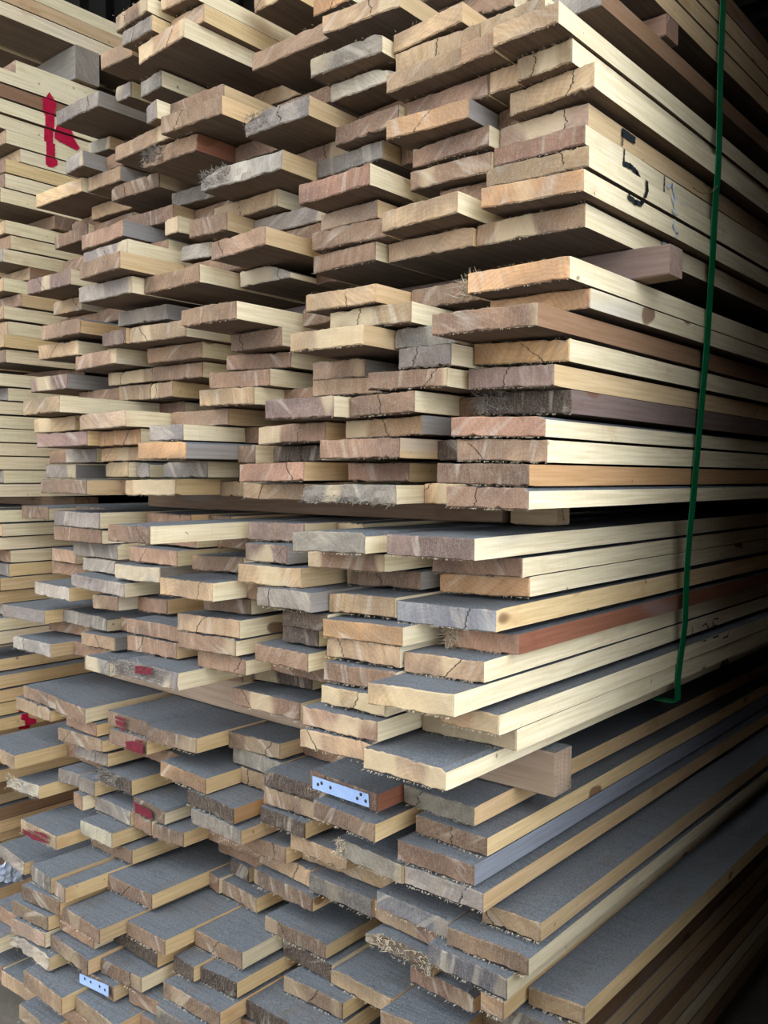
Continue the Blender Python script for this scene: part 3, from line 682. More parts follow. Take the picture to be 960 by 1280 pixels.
l65 L 9 -0.1862 -0.0854 0.0098 0.3162 0.3170 0.0223 red 2536 0
l44 L 9 -0.5924 -0.5393 0.0561 0.3168 0.3172 0.0234 dark 700 0
l37 L 9 -0.8528 -0.7269 -0.0297 0.3144 0.3185 0.0234 brown 2072 0
l38 L 9 -0.9992 -0.8720 -0.0809 0.3144 0.3184 0.0232 tan 3644 0
l58 L 10 -0.4531 -0.3320 0.0103 0.2893 0.2901 0.0228 brown 6112 0
l45 L 10 -0.5880 -0.4988 0.0367 0.2894 0.2904 0.0232 brown 1972 0
l46 L 10 -0.6232 -0.5895 0.0391 0.2897 0.2903 0.0242 tan 616 1
l49 L 10 -0.7437 -0.6247 -0.0646 0.2872 0.2914 0.0223 brown 7260 0
l48 L 10 -0.7876 -0.7452 -0.1357 0.2883 0.2895 0.0236 pink 2584 0
l47 L 10 -0.8639 -0.7891 -0.1337 0.2877 0.2903 0.0243 grey 2708 0
f198 L 11 -0.1068 -0.0010 0.0616 0.2625 0.2625 0.0253 tan 3404 0
l66 L 11 -0.2098 -0.1078 -0.0130 0.2607 0.2643 0.0228 tan 3928 0
l63 L 11 -0.3203 -0.2113 0.0085 0.2631 0.2615 0.0223 tan 5108 0
l62 L 11 -0.4241 -0.3218 0.0148 0.2624 0.2632 0.0238 dark 1772 0
l53 L 11 -0.5412 -0.4335 -0.0496 0.2606 0.2644 0.0238 brown 5956 0
l52 L 11 -0.6394 -0.5427 -0.0992 0.2603 0.2637 0.0223 brown 5976 0
l51 L 11 -0.7537 -0.6409 -0.1410 0.2607 0.2633 0.0227 brown 4488 0
l50 L 11 -0.8682 -0.7615 -0.1421 0.2601 0.2639 0.0235 brown 1272 0
f202 L 12 -0.1386 -0.0010 0.0737 0.2355 0.2355 0.0253 dark 4128 0
l64 L 12 -0.3903 -0.2791 -0.0112 0.2336 0.2374 0.0224 brown 3728 0
l56 L 12 -0.4957 -0.4214 -0.0718 0.2339 0.2365 0.0227 dark 3648 0
l55 L 12 -0.5470 -0.4977 -0.0833 0.2341 0.2359 0.0223 dark 1456 0
l54 L 12 -0.6824 -0.5676 -0.0949 0.2353 0.2351 0.0237 dark 1052 0
f203 L 12 -0.7788 -0.6834 -0.1281 0.2355 0.2355 0.0253 tan 516 1
l69 L 12 -0.8829 -0.7798 -0.1512 0.2334 0.2364 0.0223 tan 1408 0
f205 L 12 -0.9930 -0.8839 -0.0686 0.2355 0.2355 0.0253 brown 276 1
f204 L 12 -1.1040 -0.9950 -0.0724 0.2355 0.2355 0.0253 grey 1824 0
f208 L 13 -0.1384 -0.0010 0.0344 0.2085 0.2085 0.0253 brown 3552 0
f206 L 13 -0.4172 -0.2798 -0.0543 0.2085 0.2085 0.0253 dark 4072 0
l57 L 13 -0.5438 -0.4182 -0.1021 0.2061 0.2104 0.0231 brown 4200 0
l76 L 13 -0.6638 -0.5690 -0.1251 0.2063 0.2097 0.0223 brown 3064 0
l71 L 13 -0.7825 -0.6658 -0.1454 0.2063 0.2101 0.0236 brown 2532 0
l70 L 13 -0.8787 -0.7853 -0.1544 0.2065 0.2097 0.0250 pink 1020 0
f211 L 14 -0.1043 -0.0010 0.0434 0.1815 0.1815 0.0253 brown 3028 0
l81 L 14 -0.4271 -0.3158 -0.0553 0.1794 0.1832 0.0229 brown 128 1
f212 L 14 -0.5341 -0.4281 -0.1188 0.1814 0.1815 0.0253 grey 1076 0
l78 L 14 -0.6057 -0.5351 -0.1149 0.1807 0.1815 0.0231 brown 940 0
l77 L 14 -0.7034 -0.6187 -0.1358 0.1803 0.1824 0.0224 brown 1292 0
l72 L 14 -0.8932 -0.7617 -0.1550 0.1789 0.1831 0.0223 white 1492 0
f214 L 14 -1.0008 -0.8942 -0.1284 0.1815 0.1815 0.0253 tan 608 1
f216 L 15 -0.1136 -0.0010 0.0618 0.1545 0.1545 0.0253 tan 2564 0
f215 L 15 -0.5721 -0.4595 -0.1221 0.1545 0.1545 0.0253 dark 264 1
l74 L 15 -0.6873 -0.5731 -0.1585 0.1525 0.1561 0.0236 tan 2660 0
l73 L 15 -0.8076 -0.6893 -0.1758 0.1533 0.1552 0.0264 tan 3240 0
f217 L 15 -1.0335 -0.9221 -0.1573 0.1545 0.1545 0.0253 tan 388 1
f224 L 16 -0.1243 -0.0010 0.0958 0.1275 0.1275 0.0253 brown 2144 0
f222 L 16 -0.7511 -0.6277 -0.1552 0.1271 0.1271 0.0253 tan 300 1
f226 L 17 -0.1181 -0.0010 0.0980 0.1005 0.1005 0.0253 tan 1772 0
l75 L 17 -0.8136 -0.7145 -0.1822 0.0986 0.1017 0.0237 tan 1480 0
f229 L 17 -0.9233 -0.8146 -0.1504 0.1005 0.1003 0.0253 tan 996 0
f228 L 17 -1.0340 -0.9253 -0.1507 0.1005 0.1005 0.0253 dark 600 1
f233 L 18 -0.1228 -0.0010 0.0676 0.0735 0.0735 0.0253 grey 1420 0
n84 U2 1 -0.7848 -0.6620 -0.0093 1.1915 1.1915 0.0236 grey 1652 0
n83 U2 1 -1.0176 -0.8825 -0.0223 1.1905 1.1911 0.0258 brown 2152 0
"""
BOARDS = {}
rows = [l.split() for l in TABLE.strip().split('\n')]
byl = {}
for r in rows: byl.setdefault((r[1], r[2]), []).append(r)
leftover = []
for r in rows:
    idn, tr, ly = r[0], r[1], int(r[2])
    x0, x1, y, zl, zr, t = map(float, r[3:9]); tone = r[9]; vis = int(r[10]); stuff = int(r[11])
    rnd = random.Random(idn)
    rough = .0006; wane = None
    if tone in ('rough', 'splinter', 'white', 'grey'): rough = .0014
    if idn in ('n17', 'n42'): wane = ('r', .05, .016)
    elif idn in ('n46', 'n45', 'n67', 'l30', 'l72', 'l59', 'n103'): wane = ('l', .045, .012); rough = .004
    elif idn in ('m72', 'n133'): wane = ('l', .03, .006); rough = .004
    elif rnd.random() < .25 and tone not in ('slate',): wane = (rnd.choice('lr'), rnd.uniform(.006, .02), rnd.uniform(.002, .005))
    length = 2.05 + rnd.uniform(-.06, .06) - y
    me = board_mesh('board', x0, x1, zl, zr, t, length, rnd, rough, wane)
    loc = ((x0+x1)/2, y, (zl+zr)/2)
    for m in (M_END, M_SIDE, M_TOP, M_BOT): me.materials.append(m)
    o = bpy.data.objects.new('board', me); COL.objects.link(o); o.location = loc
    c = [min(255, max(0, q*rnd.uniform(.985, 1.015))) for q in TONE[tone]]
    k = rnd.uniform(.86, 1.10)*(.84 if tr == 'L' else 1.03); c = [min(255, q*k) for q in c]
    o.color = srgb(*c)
    sd = SIDES.get(idn) or rnd.choice(['honey']*7+['peach']*2+['tan', 'cream'] if tr == 'L' else ['cream']*7+['tan', 'honey', 'peach', 'grey'])
    if idn[0] == 'f' and x1 > -.05: sd = rnd.choice(['cream', 'tan', 'brown'])
    k = rnd.uniform(.95, 1.02); s = [min(255, q*k) for q in SIDE[sd]]
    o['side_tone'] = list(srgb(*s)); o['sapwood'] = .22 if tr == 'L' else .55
    o['face_tone'] = list(srgb(*[q*rnd.uniform(.99, 1.01) for q in (124, 103, 85)]))  # wood tone lowered to paint deeper shade into the undersides
    if stuff:
        leftover.append(o); continue
    order = byl[(tr, r[2])]
    pos = order.index(r)+1
    tag(o, '%s board end, %s from the right, %s row %s, %s' % (ADJ[tone], ORD[pos], ORD[ly], 'up' if tr == 'U0' else 'down', TIERN[tr]), 'board', GROUP[tr])
    BOARDS[idn] = (o, x0, x1, y, zl, zr, t)
    if vis > 1300:
        n = int(min(60, 12+vis/140)); fibres(o, rnd, x0, x1, zl, zr, t, n)

M_GREYF = simple('grey_bark_fibre', srgb(150, 142, 134), .95, .35, 300)
fray('n67', .0, .38, 520, .003, .009, True, M_GREYF); fray('n45', .0, .35, 520, .003, .009, True, M_GREYF); fray('n46', .0, .40, 300, .002, .006, True, M_GREYF)
fray('n103', .0, .34, 300, .003, .010, True, M_GREYF); fray('m50', .0, .22, 160, .004, .016); fray('n34', .75, 1.0, 120, .006, .020)
fray('m72', .0, .85, 620, .003, .011, True, M_GREYF); fray('n133', .0, 1.0, 420, .002, .006, False, M_GREYF); fray('l27', .0, .6, 260, .003, .012, True, M_GREYF)
fray('l59', .2, 1.0, 240, .003, .008, True); fray('l30', .0, .5, 140, .003, .010, True); fray('l11', .0, .15, 60, .004, .012, True)

# the few boards set back so far that only slivers show: one joined object
if leftover:
    vs_, fs, mi = [], [], []
    for o in leftover:
        k = len(vs_); me = o.data
        vs_ += [tuple(v_.co + o.location) for v_ in me.vertices]
        for p in me.polygons: fs.append(tuple(i+k for i in p.vertices)); mi.append(p.material_index)
    me = mesh('recessed_boards', vs_, fs)
    for p, m in zip(me.polygons, mi): p.material_index = m
    so = link('recessed_boards', me, None, [M_END, M_SIDE, M_TOP, M_BOT])
    so.color = srgb(140, 112, 92); so['side_tone'] = list(srgb(*SIDE['cream'])); so['face_tone'] = list(srgb(150, 128, 106))
    tag(so, 'slivers of boards set back deep between the other board ends', 'boards', None, 'stuff')
    for o in leftover: bpy.data.objects.remove(o)

low['label'] = 'low dark timber pile across the aisle, right of the main stack'; low['category'] = 'timber pile'
me0 = None
for i in range(20):
    rnd = random.Random('pile%d' % i)
    if me0 is None:
        me0 = board_mesh('board', -.23, .23, 0, 0, .0275, 2.7, rnd, .0006, None, 5, 2)
        for m in (M_END, M_SIDE, M_TOP, M_BOT): me0.materials.append(m)
    o = bpy.data.objects.new('board', me0); COL.objects.link(o); o.parent = low
    o.location = (rnd.uniform(-.01, .01), -1.58+rnd.uniform(-.02, .02), .0145+i*.0285)
    o.color = srgb(*TONE['dark']); o['side_tone'] = list(srgb(*TONE['dark'])); o['face_tone'] = list(srgb(110, 92, 76))

rear = bpy.data.objects.new('timber_pile', None); COL.objects.link(rear); rear.location = (.42, -1.95, 0)  # added behind the camera, blocks sky light from reaching deep into the aisle
rear['label'] = 'tall timber pile standing opposite, behind the viewpoint'; rear['category'] = 'timber pile'
me1 = board_mesh('board', -.28, .28, 0, 0, .0385, 1.25, random.Random('opposite'), .0006, None, 5, 2)
for m in (M_END, M_SIDE, M_TOP, M_BOT): me1.materials.append(m)
for i in range(56):
    rnd = random.Random('rear%d' % i)
    o = bpy.data.objects.new('board', me1); COL.objects.link(o); o.parent = rear
    o.location = (-.62+rnd.uniform(-.02, .02), .0+rnd.uniform(-.01, .01), .0200+i*.0395); o.rotation_euler = (0, 0, -math.pi/2)
    o.color = srgb(*TONE['dark']); o['side_tone'] = list(srgb(*TONE['brown'])); o['face_tone'] = list(srgb(110, 92, 76))

# ------------------------------------------------------------------ stickers and bearers (cross pieces)
def cross(name, label, cat, x0, x1, y0, y1, z0, z1, tone, seed):
    rnd = random.Random(seed); dz = rnd.uniform(-.001, .001)
    nseg = 10
    vs_, fs, mi = [], [], []
    b = .0016
    ring = [(y0+b, z0), (y1-b, z0), (y1, z0+b), (y1, z1-b), (y1-b, z1), (y0+b, z1), (y0, z1-b), (y0, z0+b)]
    for i in range(nseg+1):
        x = x0+(x1-x0)*i/nseg; k = .0012 if i in (0, nseg) else 0
        for (yy, zz) in ring:
            yc, zc = (y0+y1)/2, (z0+z1)/2
            vs_.append((x, yy+.0008*math.sin(i*1.3+seed)+(k if yy < yc else -k), zz+(k if zz < zc else -k)))
    for i in range(nseg):
        for j in range(8):
            q = (j+1) % 8
            fs.append((i*8+j, i*8+q, (i+1)*8+q, (i+1)*8+j)); mi.append({0: 3, 4: 2}.get(j, 1))
    fs.append(tuple(range(8))); mi.append(0); fs.append(tuple(nseg*8+j for j in range(7, -1, -1))); mi.append(0)
    cx, cy, cz = (x0+x1)/2, (y0+y1)/2, (z0+z1)/2
    # rotate into plank-local axes so the grain runs along the length
    me = mesh(name, [(-(yy-cy), xx-cx, zz-cz) for (xx, yy, zz) in vs_], fs)
    for p, m in zip(me.polygons, mi): p.material_index = m
    o = link(name, me, None, [M_END, M_SIDE, M_TOP, M_BOT], (cx, cy, cz)); o.rotation_euler = (0, 0, -math.pi/2)
    o.color = srgb(*TONE[tone]); o['side_tone'] = list(srgb(*[q*.96 for q in TONE[tone]])); o['face_tone'] = list(srgb(150, 128, 106))
    return tag(o, label, cat)
ZS = .604
cross('sticker', 'brown sticker end jutting out between the tier marked 5 and the tier below', 'sticker', -.60, .068, .166, .206, .5705+ZS, .6075+ZS, 'purple', 1)
cross('sticker', 'brown sticker at the upper right under the topmost tier', 'sticker', -1.0, .030, .232, .272, .8785+ZS, .9075+ZS, 'red', 2)
cross('sticker', 'long brown sticker in the dark gap below the eye-level tier', 'sticker', -1.00, -.172, .190, .226, .2705+ZS, .2995+ZS, 'brown', 3)
cross('sticker', 'short tan sticker stub in the gap right of the long one', 'sticker', -.158, -.087, .190, .226, .2705+ZS, .2995+ZS, 'tan', 4)
cross('bearer_block', 'dusty square bearer end under the strapped stack, resting on the bottom boards', 'bearer', -1.10, -.040, .108, .154, -.0575+ZS, -.0003+ZS, 'pink', 5)
for zz, hh, nm in ((.5705, .0370, 'tier marked 5'), (.8785, .029, 'topmost tier'), (.2705, .029, 'eye-level tier'), (-.0575, .0572, 'tier above the bearer')):
    cross('sticker', 'rear cross piece deep in the dark gap under the %s' % nm, 'sticker', -.60 if zz == .5705 else -1.0, -.05, 1.55, 1.6, zz+ZS, zz+hh+ZS, 'brown', 7)
for yy in (.16, 1.5):
    cross('ground_bearer', 'ground bearer under the %s of the bottom stack' % ('front' if yy < 1 else 'rear'), 'bearer', -1.1, -.02, yy, yy+.08, .0005, .0590, 'dark', 8)

# ------------------------------------------------------------------ neighbouring stack on the left
XL = -1.283
LT = [('A', 'tier at the top left corner', 1.2580, 3, .030), ('B', 'left red-arrow tier', .8850, 10, .0298), ('C', 'left tier below the red arrow', .5620, 10, .0292),
      ('D', 'left tier at eye level', .2850, 9, .0284), ('E', 'left tier below eye level', -.0200, 10, .0280), ('F', 'left bottom tier', -.5440, 18, .0275)]
LEFT = []
for key, nm, zb, n, pit in LT:
    for i in range(n):
        rnd = random.Random(key+str(i)); row = n-i
        cols = 1
        if key == 'A' and i == 0: cols = 4
        for cidx in range(cols):
            wdt = rnd.uniform(.105, .135); off = rnd.uniform(-.007, .007)
            if key == 'F': off = rnd.uniform(-.010, .045)
            x1 = XL+off-cidx*.135; x0 = x1-(.13 if cols > 1 else wdt)
            y = rnd.uniform(-.02, .05)+(.05 if key in 'BC' else 0)-(.04 if key == 'F' else 0)
            zc = zb+pit*(i+.5)+ZS; tl = rnd.uniform(-.0007, .0007)
            me = board_mesh('board', x0, x1, zc+tl, zc-tl, pit-.0016-rnd.random()*.001, 2.2, rnd, .0006, None, 5, 2)
            for m in (M_END, M_SIDE, M_TOP, M_BOT): me.materials.append(m)
            o = bpy.data.objects.new('board', me); COL.objects.link(o); o.location = ((x0+x1)/2, y, zc)
            tone = rnd.choice(['tan', 'brown', 'grey', 'tan', 'brown']); o.color = srgb(*TONE[tone])
            sd = rnd.choice(['cream']*9+['tan', 'brown', 'honey'] if key != 'F' else ['tan', 'honey', 'brown', 'brown', 'peach']); o['side_tone'] = list(srgb(*[q*rnd.uniform(.99, 1.01) for q in SIDE[sd]]))
            o['face_tone'] = list(srgb(150, 128, 106))
            lab = '%s board edge, %s row down in the %s' % (dict(cream='cream', tan='tan', brown='brown', peach='peach', honey='honey')[sd], ORD[row], nm)
            if cidx: lab = 'dark board underside, %s from the right, at the top left corner' % ORD[cidx+1]
            tag(o, lab, 'board', 'boards of the left stack')
            LEFT.append((o, x0, x1, y, zc, pit))
# the rest of the left stack, outside the picture: further columns of the same layers, one joined object
vs_, fs, mi = [], [], []
for key, nm, zb, n, pit in LT:
    for i in range(n):
        for cidx in range(1, 5):
            if key == 'A' and i == 0 and cidx < 4: continue
            rnd = random.Random('%s%d-%d' % (key, i, cidx))
            x1 = XL-.014-cidx*.135+rnd.uniform(-.002, .002); x0 = x1-.131
            if x0 < -1.97: continue
            y = rnd.uniform(.02, .09); zc = zb+pit*(i+.5)+ZS
            me = board_mesh('board', x0, x1, zc, zc, pit-.0018, 2.1, rnd, .0006, None, 5, 2)
            k = len(vs_); vs_ += [(v_.co.x+(x0+x1)/2, v_.co.y+y, v_.co.z+zc) for v_ in me.vertices]
            for p in me.polygons: fs.append(tuple(q+k for q in p.vertices)); mi.append(p.material_index)
            bpy.data.meshes.remove(me)
me = mesh('far_left_boards', vs_, fs)
for p, m in zip(me.polygons, mi): p.material_index = m
so = link('far_left_boards', me, None, [M_END, M_SIDE, M_TOP, M_BOT])
so.color = srgb(*TONE['tan']); so['side_tone'] = list(srgb(*SIDE['cream'])); so['face_tone'] = list(srgb(124, 103, 85)); so['sapwood'] = .4
tag(so, 'further columns of boards in the left stack, beyond the picture edge', 'boards', None, 'stuff')

def lcross(label, y0, y1, z0, z1, x1, tone, seed):
    cross('sticker', label, 'sticker', -1.86, x1, y0, y1, z0+ZS, z1+ZS, tone, seed)
lcross('pale grey sticker in the gap above the red-arrow tier', .20, .26, 1.1835, 1.2575, XL+.01, 'grey', 11)
lcross('brown sticker end under the red-arrow tier', .150, .225, .8545, .8845, XL+.008, 'brown', 12)
lcross('sticker in the dark gap below the left second tier', .17, .23, .5410, .5615, XL-.01, 'brown', 13)
lcross('sticker in the left gap at eye level', .20, .26, .2605, .2845, XL-.01, 'brown', 14)
lcross('bearer in the left gap above the bottom tier', .17, .23, -.0485, -.0205, XL-.01, 'brown', 15)
lcross('ground bearer under the left stack', .17, .25, -.6035, -.5445, XL-.02, 'dark', 16)
for q, (z0, z1) in enumerate(((1.1835, 1.2575), (.8545, .8845), (.541, .5615), (.2605, .2845), (-.0485, -.0205), (-.6035, -.5445))):
    lcross('rear cross piece, %s from the top inside the left stack' % ORD[q+1], 1.6, 1.65, z0, z1, XL-.02, 'brown', 20+q)

# ------------------------------------------------------------------ paint marks: runs of thin quads lying on the boards
camv = Vector(CAM)
def ray(u, v_):
    a, b = (u-480)/F, (v_-640)/F
    return Vector([ROT[0][i]*a+ROT[1][i]*b+ROT[2][i] for i in range(3)])
def on_plane(u, v_, axis, val):
    d = ray(u, v_); return camv + d*((val-camv[axis])/d[axis])
def inside(p, poly):
    x, y = p; c = False; j = len(poly)-1
    for i in range(len(poly)):
        xi, yi = poly[i]; xj, yj = poly[j]
        if (yi > y) != (yj > y) and x < (xj-xi)*(y-yi)/(yj-yi)+xi: c = not c
        j = i
    return c
def runs(poly, z0, z1, step=.0012, jit=None):
    """horizontal strips (a0,a1,za,zb) of a polygon in (a, z) between two heights"""
    out = []
    zmin = max(z0, min(p[1] for p in poly)); zmax = min(z1, max(p[1] for p in poly))
    z = zmin
    while z < zmax:
        zz = min(z+step, zmax); m = (z+zz)/2; xs = []
        j = len(poly)-1
        for i in range(len(poly)):
            (xi, yi), (xj, yj) = poly[i], poly[j]
            if (yi > m) != (yj > m): xs.append((xj-xi)*(m-yi)/(yj-yi)+xi)
            j = i
        xs.sort()
        for a, b in zip(xs[::2], xs[1::2]):
            e = .0008 if jit else 0
            out.append((a+(jit.uniform(-e, e) if jit else 0), b+(jit.uniform(-e, e) if jit else 0), z, zz))
        z = zz
    return out
def side_paint(polys, board, mat, name='paint_mark', eps=.0013):
    """polys in (y, z) world painted on the +X edge of a board"""
    o, x0, x1, y, zl, zr, t = board
    zb, zt = zr-t/2+.0006, zr+t/2-.0006; vs_, fs = [], []
    rnd = random.Random(o.name)
    for poly in polys:
        for (a, b, za, zc) in runs(poly, zb, zt, jit=rnd):
            k = len(vs_); X = x1+eps
            vs_ += [(X, a, za), (X, b, za), (X, b, zc), (X, a, zc)]; fs.append((k, k+1, k+2, k+3))
    if fs:
        L = o.location
        q = link(name, mesh(name, [(p[0]-L.x, p[1]-L.y, p[2]-L.z) for p in vs_], fs), o, [mat])
        return q
def stroke(pts, w):
    """polyline with width as a list of quads (a,z)"""
    out = []
    for (a, b) in zip(pts, pts[1:]):
        d = Vector((b[0]-a[0], b[1]-a[1])); d.normalize(); n = Vector((-d.y, d.x))*w/2; e = d*w*.3
        out.append([(a[0]-e.x+n.x, a[1]-e.y+n.y), (b[0]+e.x+n.x, b[1]+e.y+n.y), (b[0]+e.x-n.x, b[1]+e.y-n.y), (a[0]-e.x-n.x, a[1]-e.y-n.y)])
    return out
def yz(pts, X): return [(p.y, p.z) for p in (on_plane(u, v_, 0, X) for u, v_ in pts)]
# black 5 on the right face
c3 = lambda x, y: (640+x/3, y/3)
five = yz([c3(*p) for p in ((428, 492), (470, 522))], .03), yz([c3(*p) for p in ((427, 495), (424, 604))], .03), \
       yz([c3(*p) for p in ((422, 612), (448, 622), (472, 645), (488, 680), (490, 715), (480, 750), (466, 768), (445, 762), (420, 742))], .03)
polys = stroke(five[0], .0085) + stroke(five[1], .0028) + stroke(five[2], .0060)
chalk = stroke(yz([c3(*p) for p in ((588, 700), (604, 690), (622, 765))], .03), .004) + stroke(yz([c3(*p) for p in ((582, 735), (592, 770))], .03), .005) + \
        stroke(yz([c3(*p) for p in ((585, 790), (600, 810), (586, 850), (604, 880), (585, 905), (606, 915))], .03), .0035)
scrib = stroke(yz([c3(*p) for p in ((576, 660), (574, 720))], .03), .002)
for idn in ('n3', 'n4', 'n5', 'n6', 'n7', 'n8'):
    if idn in BOARDS:
        side_paint(polys, BOARDS[idn], M_BLACK, 'black_numeral')
        side_paint(chalk, BOARDS[idn], M_CHALK, 'chalk_mark', .0012)
        side_paint(scrib, BOARDS[idn], M_BLACK, 'black_tick')
# faint writing low on the right face
d3 = lambda x, y: (640+x/3, 640+y/3)
wr_ = []
for pl in (((668, 425), (666, 470), (676, 484)), ((690, 430), (690, 480)), ((690, 480), (704, 478)), ((728, 428), (742, 420), (750, 434), (732, 468), (752, 462)),
           ((766, 415), (764, 440), (780, 436)), ((788, 400), (770, 404), (770, 426), (790, 430), (788, 462), (770, 470))):
    wr_ += stroke(yz([d3(*p) for p in pl], -.035), .0022)
for idn in ('m52', 'm53', 'm54', 'm55', 'm50'):
    if idn in BOARDS: side_paint(wr_, BOARDS[idn], M_BLACK, 'black_writing')
# red arrow on the left stack
a4 = lambda x, y: (x/4, y/4)
arrow = [yz([a4(*p) for p in ((200, 496), (222, 488), (240, 464), (256, 486), (276, 520), (268, 560), (268, 792), (284, 806), (284, 826), (262, 840), (240, 836), (224, 822), (222, 580), (208, 560), (208, 504))], XL),
         yz([a4(*p) for p in ((276, 634), (300, 628), (350, 652), (378, 700), (402, 740), (388, 752), (300, 706), (276, 690))], XL)]
low = [yz([(p[0]/4, 820+p[1]/4) for p in ((60, 222), (74, 218), (92, 288), (128, 296), (132, 352), (76, 362), (72, 304), (52, 298))], XL)]
for (o, x0, x1, y, zc, pit) in LEFT:
    side_paint(arrow+low, (o, x0, x1, y, zc, zc, pit-.001), M_RED, 'red_paint', .0014)
# red paint on board ends
def end_paint(idn, pts, crop, mat=M_DRED):
    if idn not in BOARDS: return
    o, x0, x1, y, zl, zr, t = BOARDS[idn]
    pts = [on_plane(crop[0]+u/4, crop[1]+w_/4, 1, y) for u, w_ in pts]
    poly = [(p.x, p.z) for p in pts]; rnd = random.Random(idn); vs_, fs = [], []
    L = o.location
    zmid = lambda x: zl+(zr-zl)*(x-x0)/(x1-x0)
    for (a, b, za, zc) in runs(poly, min(zl, zr)-t/2, max(zl, zr)+t/2, jit=rnd):
        a, b = max(a, x0+.001), min(b, x1-.001)
        if rnd.random() < .12: continue
        if b <= a or za < zmid((a+b)/2)-t/2+.001 or zc > zmid((a+b)/2)+t/2-.001: continue
        k = len(vs_); vs_ += [(a-L.x, -.0052, za-L.z), (b-L.x, -.0052, za-L.z), (b-L.x, -.0052, zc-L.z), (a-L.x, -.0052, zc-L.z)]; fs.append((k, k+1, k+2, k+3))
    if fs: link('red_paint', mesh('red_paint', vs_, fs), o, [mat])
A4 = (0, 820)
for idn, pts in (('l18', ((588, 296), (640, 312), (638, 372), (596, 352))), ('l19', ((640, 425), (735, 412), (732, 496), (650, 470))),
                 ('l33', ((680, 722), (770, 770), (776, 812), (690, 780))), ('l34', ((692, 806), (772, 836), (770, 902), (700, 860))),
                 ('l38', ((124, 858), (250, 884), (256, 934), (180, 914), (130, 880))), ('l37', ((600, 888), (690, 905), (690, 960), (602, 960))),
                 ('m72', ((692, 46), (786, 52), (770, 92), (690, 84)))):
    end_paint(idn, pts, A4)

# ------------------------------------------------------------------ nail plates on two board ends
def nail_plate(idn, quad, holes, crop):
    if idn not in BOARDS: return
    o, x0, x1, y, zl, zr, t = BOARDS[idn]; L = o.location
    P = [on_plane(crop[0]+u/4, crop[1]+w_/4, 1, y-.004) for u, w_ in quad]
    th = .0012
    vs_ = [(p.x-L.x, -.0042-d, p.z-L.z) for d in (0, th) for p in P]
    fs = [(3,2,1,0), (4,5,6,7), (0,1,5,4), (1,2,6,5), (2,3,7,6), (3,0,4,7)]
    pl = link('nail_plate', mesh('nail_plate', vs_, fs), o, [M_PLATE]); pl['label'] = 'pale zinc nail plate with punched holes'
    for (u, w_) in holes:
        h = on_plane(crop[0]+u/4, crop[1]+w_/4, 1, y-.0055); r = .0024
        vv = [(h.x-L.x+r*math.cos(a*math.pi/5), -.0056-(.0005 if False else 0), h.z-L.z+r*math.sin(a*math.pi/5)) for a in range(10)]
        vv += [(h.x-L.x, -.0062, h.z-L.z)]
        ff = [(a, (a+1) % 10, 10) for a in range(10)]
        link('nail', mesh('nail', vv, ff), pl, [M_NAIL])
nail_plate('l9', ((766, 598), (1045, 690), (1048, 756), (766, 660)), ((790, 642), (808, 636), (852, 658), (1004, 692), (986, 712), (1028, 726)), (200, 820))
nail_plate('l77', ((402, 706), (545, 768), (545, 822), (402, 752)), ((424, 734), (454, 750), (498, 772), (524, 790)), (0, 1040))

# ------------------------------------------------------------------ green strap round the right face
def strap():
    # taut outline: convex hull of the edges it is stretched over
    prof = [(float(r[7])-float(r[8])/2-ZS, float(r[4])) for r in rows if r[1] != 'L'] + [(float(r[7])+float(r[8])/2-ZS, float(r[4])) for r in rows if r[1] != 'L']
    prof = sorted((z, x) for z, x in prof if x > -.07); prof.append((1.25, max(x for z, x in prof if z > .85)))
    hull = []
    for p in prof:
        while len(hull) > 1 and (hull[-1][1]-hull[-2][1])*(p[0]-hull[-2][0]) <= (p[1]-hull[-2][1])*(hull[-1][0]-hull[-2][0]): hull.pop()
        hull.append(p)
    YZ = ((-.01, .456), (.02, .455), (.115, .448), (.2, .420), (.286, .402), (.511, .397), (.714, .380), (.878, .390), (.99, .403), (1.3, .41))
    def ypos(z):
        for (a, b_), (c_, d) in zip(YZ, YZ[1:]):
            if z <= c_: return b_+(d-b_)*max(0, (z-a)/(c_-a))
        return YZ[-1][1]
    def hx(z):
        for (a, b_), (c_, d) in zip(hull, hull[1:]):
            if z <= c_: return b_+(d-b_)*max(0, (z-a)/(c_-a))
        return hull[-1][1]
    zs = [1.2-.03*i for i in range(41)]
    pts = [(hx(max(z, hull[0][0]))+.0022, ypos(z), z) for z in zs if z > .002]
    xb = pts[-1][0]
    pts += [(xb, .456, -.001), (xb-.004, .456, -.0032), (-.10, .456, -.0035), (-.35, .456, -.0035), (-.9, .456, -.0035)]
    P = [Vector((a, b, c_+ZS)) for a, b, c_ in pts]
    vs_, fs = [], []; w, th = .0100, .0004
    # smooth resample
    Q = []
    for i in range(len(P)-1):
        for k in range(4):
            Q.append(P[i].lerp(P[i+1], k/4))
    Q.append(P[-1])
    for i, q in enumerate(Q):
        d = (Q[min(i+1, len(Q)-1)]-Q[max(i-1, 0)]).normalized()
        side = Vector((0, 1, 0)); nrm = d.cross(side).normalized()
        for s, n_ in ((-1, 0), (1, 0), (1, 1), (-1, 1)):
            vs_.append(tuple(q+side*(w*s)+nrm*(th*2*(n_-.5))))
    for i in range(len(Q)-1):
        for j in range(4):
            k = (j+1) % 4; fs.append((i*4+j, i*4+k, (i+1)*4+k, (i+1)*4+j))
    o = link('packing_strap', mesh('packing_strap', vs_, fs), None, [M_STRAP])
    tag(o, 'green plastic packing strap running down the right face of the stack', 'strap')
strap()

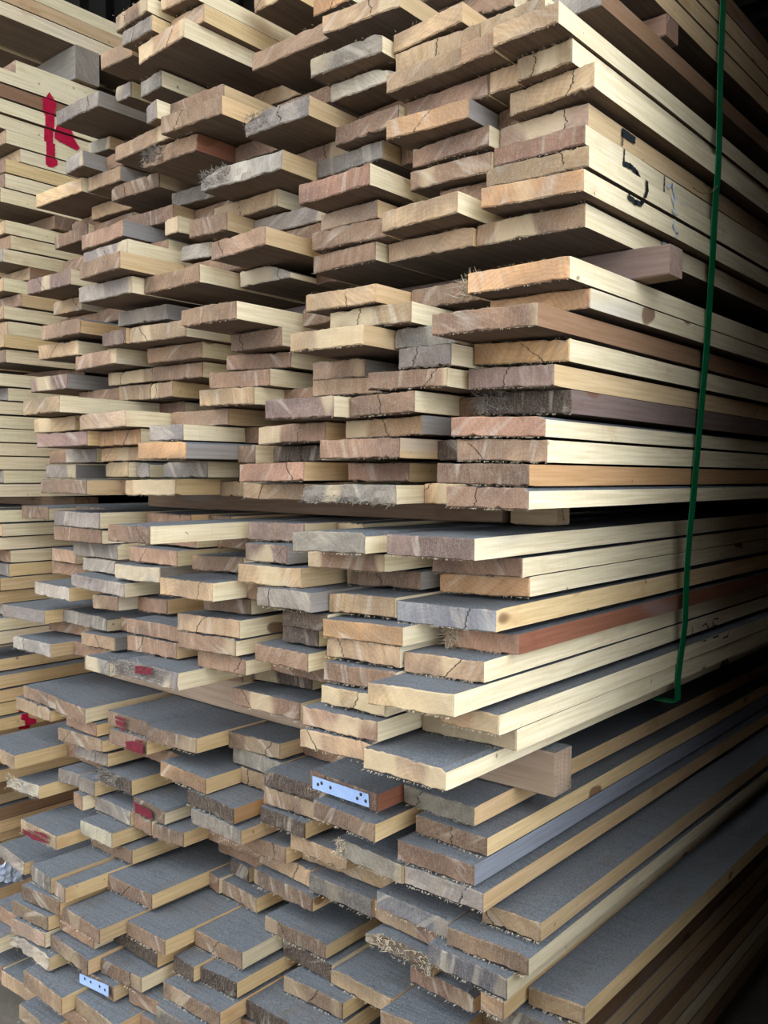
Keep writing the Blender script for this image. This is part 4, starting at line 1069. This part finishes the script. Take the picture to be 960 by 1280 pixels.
# ------------------------------------------------------------------ loose bits
def curve_obj(name, pts, r, mat, label, cat):
    vs_, fs = [], []; n = 6; P = [Vector(p) for p in pts]
    for i, p in enumerate(P):
        d = (P[min(i+1, len(P)-1)]-P[max(i-1, 0)]).normalized(); a = d.orthogonal().normalized(); b = d.cross(a)
        for k in range(n): vs_.append(tuple(p+(a*math.cos(k*6.2832/n)+b*math.sin(k*6.2832/n))*r))
    for i in range(len(P)-1):
        for k in range(n): fs.append((i*n+k, i*n+(k+1) % n, (i+1)*n+(k+1) % n, (i+1)*n+k))
    o = link(name, mesh(name, vs_, fs), None, [mat]); return tag(o, label, cat)
pp = [on_plane(u, w_, 0, .045) for u, w_ in ((866, 234), (872, 239), (880, 242), (888, 241), (894, 236), (897, 232))]
curve_obj('twine', [tuple(p) for p in pp], .0007, M_TWINE, 'bit of pale twine looped behind the green strap', 'twine')

# torn plastic film caught on the left stack
def film():
    rnd = random.Random(9); n = 9; vs_, fs = [], []
    c = on_plane(9, 1088, 0, XL+.050)
    for i in range(n+1):
        for j in range(n+1):
            a, b = i/n-.5, j/n-.5
            e = 1+.25*noise.noise(Vector((i*.9, j*.9, 3)))
            vs_.append((c.x+.004+.010*noise.noise(Vector((i*.55, j*.55, 7))), c.y+a*.060*e, c.z+b*.045*e+.02*a*math.sin(4*b)))
    for i in range(n):
        for j in range(n):
            if rnd.random() < .12 and (i in (0, n-1) or j in (0, n-1)): continue
            k = i*(n+1)+j; fs.append((k, k+1, k+n+2, k+n+1))
    o = link('plastic_film', mesh('plastic_film', vs_, fs), None, [M_FILM])
    md = o.modifiers.new('thickness', 'SOLIDIFY'); md.thickness = .0004
    tag(o, 'scrap of crumpled bluish white plastic film on the lower left stack', 'plastic film')
film()
# wood chips lying on the dusty tops
def chip(u, w_, idn, size, label, seed):
    if idn not in BOARDS: return
    o_, x0, x1, y, zl, zr, t = BOARDS[idn]; z = (zl+zr)/2+t/2
    c = on_plane(u, w_, 2, z); rnd = random.Random(seed)
    if not (x0 < c.x < x1): c.x = min(max(c.x, x0+.01), x1-.01)
    f_ = (c.x-x0)/(x1-x0); z = zl+(zr-zl)*f_+t/2
    pts = []; n = 8
    for k, (r, h) in enumerate(((1, 0), (1.05, .35), (.6, .8))):
        for i in range(n):
            a = i*6.2832/n; q = size*r*rnd.uniform(.7, 1.2)
            pts.append((c.x+q*math.cos(a)*1.3, c.y+q*math.sin(a), z+.0002+size*h*rnd.uniform(.8, 1.1)*(0 if h == 0 else 1)))
    fs = [tuple(range(n-1, -1, -1)), tuple(2*n+i for i in range(n))]
    for k in range(2):
        for i in range(n): fs.append((k*n+i, k*n+(i+1) % n, (k+1)*n+(i+1) % n, (k+1)*n+i))
    o = link('wood_chip', mesh('wood_chip', pts, fs), None, [M_FIBRE]); tag(o, label, 'wood chip', 'wood chips on the dusty tops')
chip(395, 1094, 'l43', .0055, 'pale lump of wood on the dusty top of a jutting board', 1)
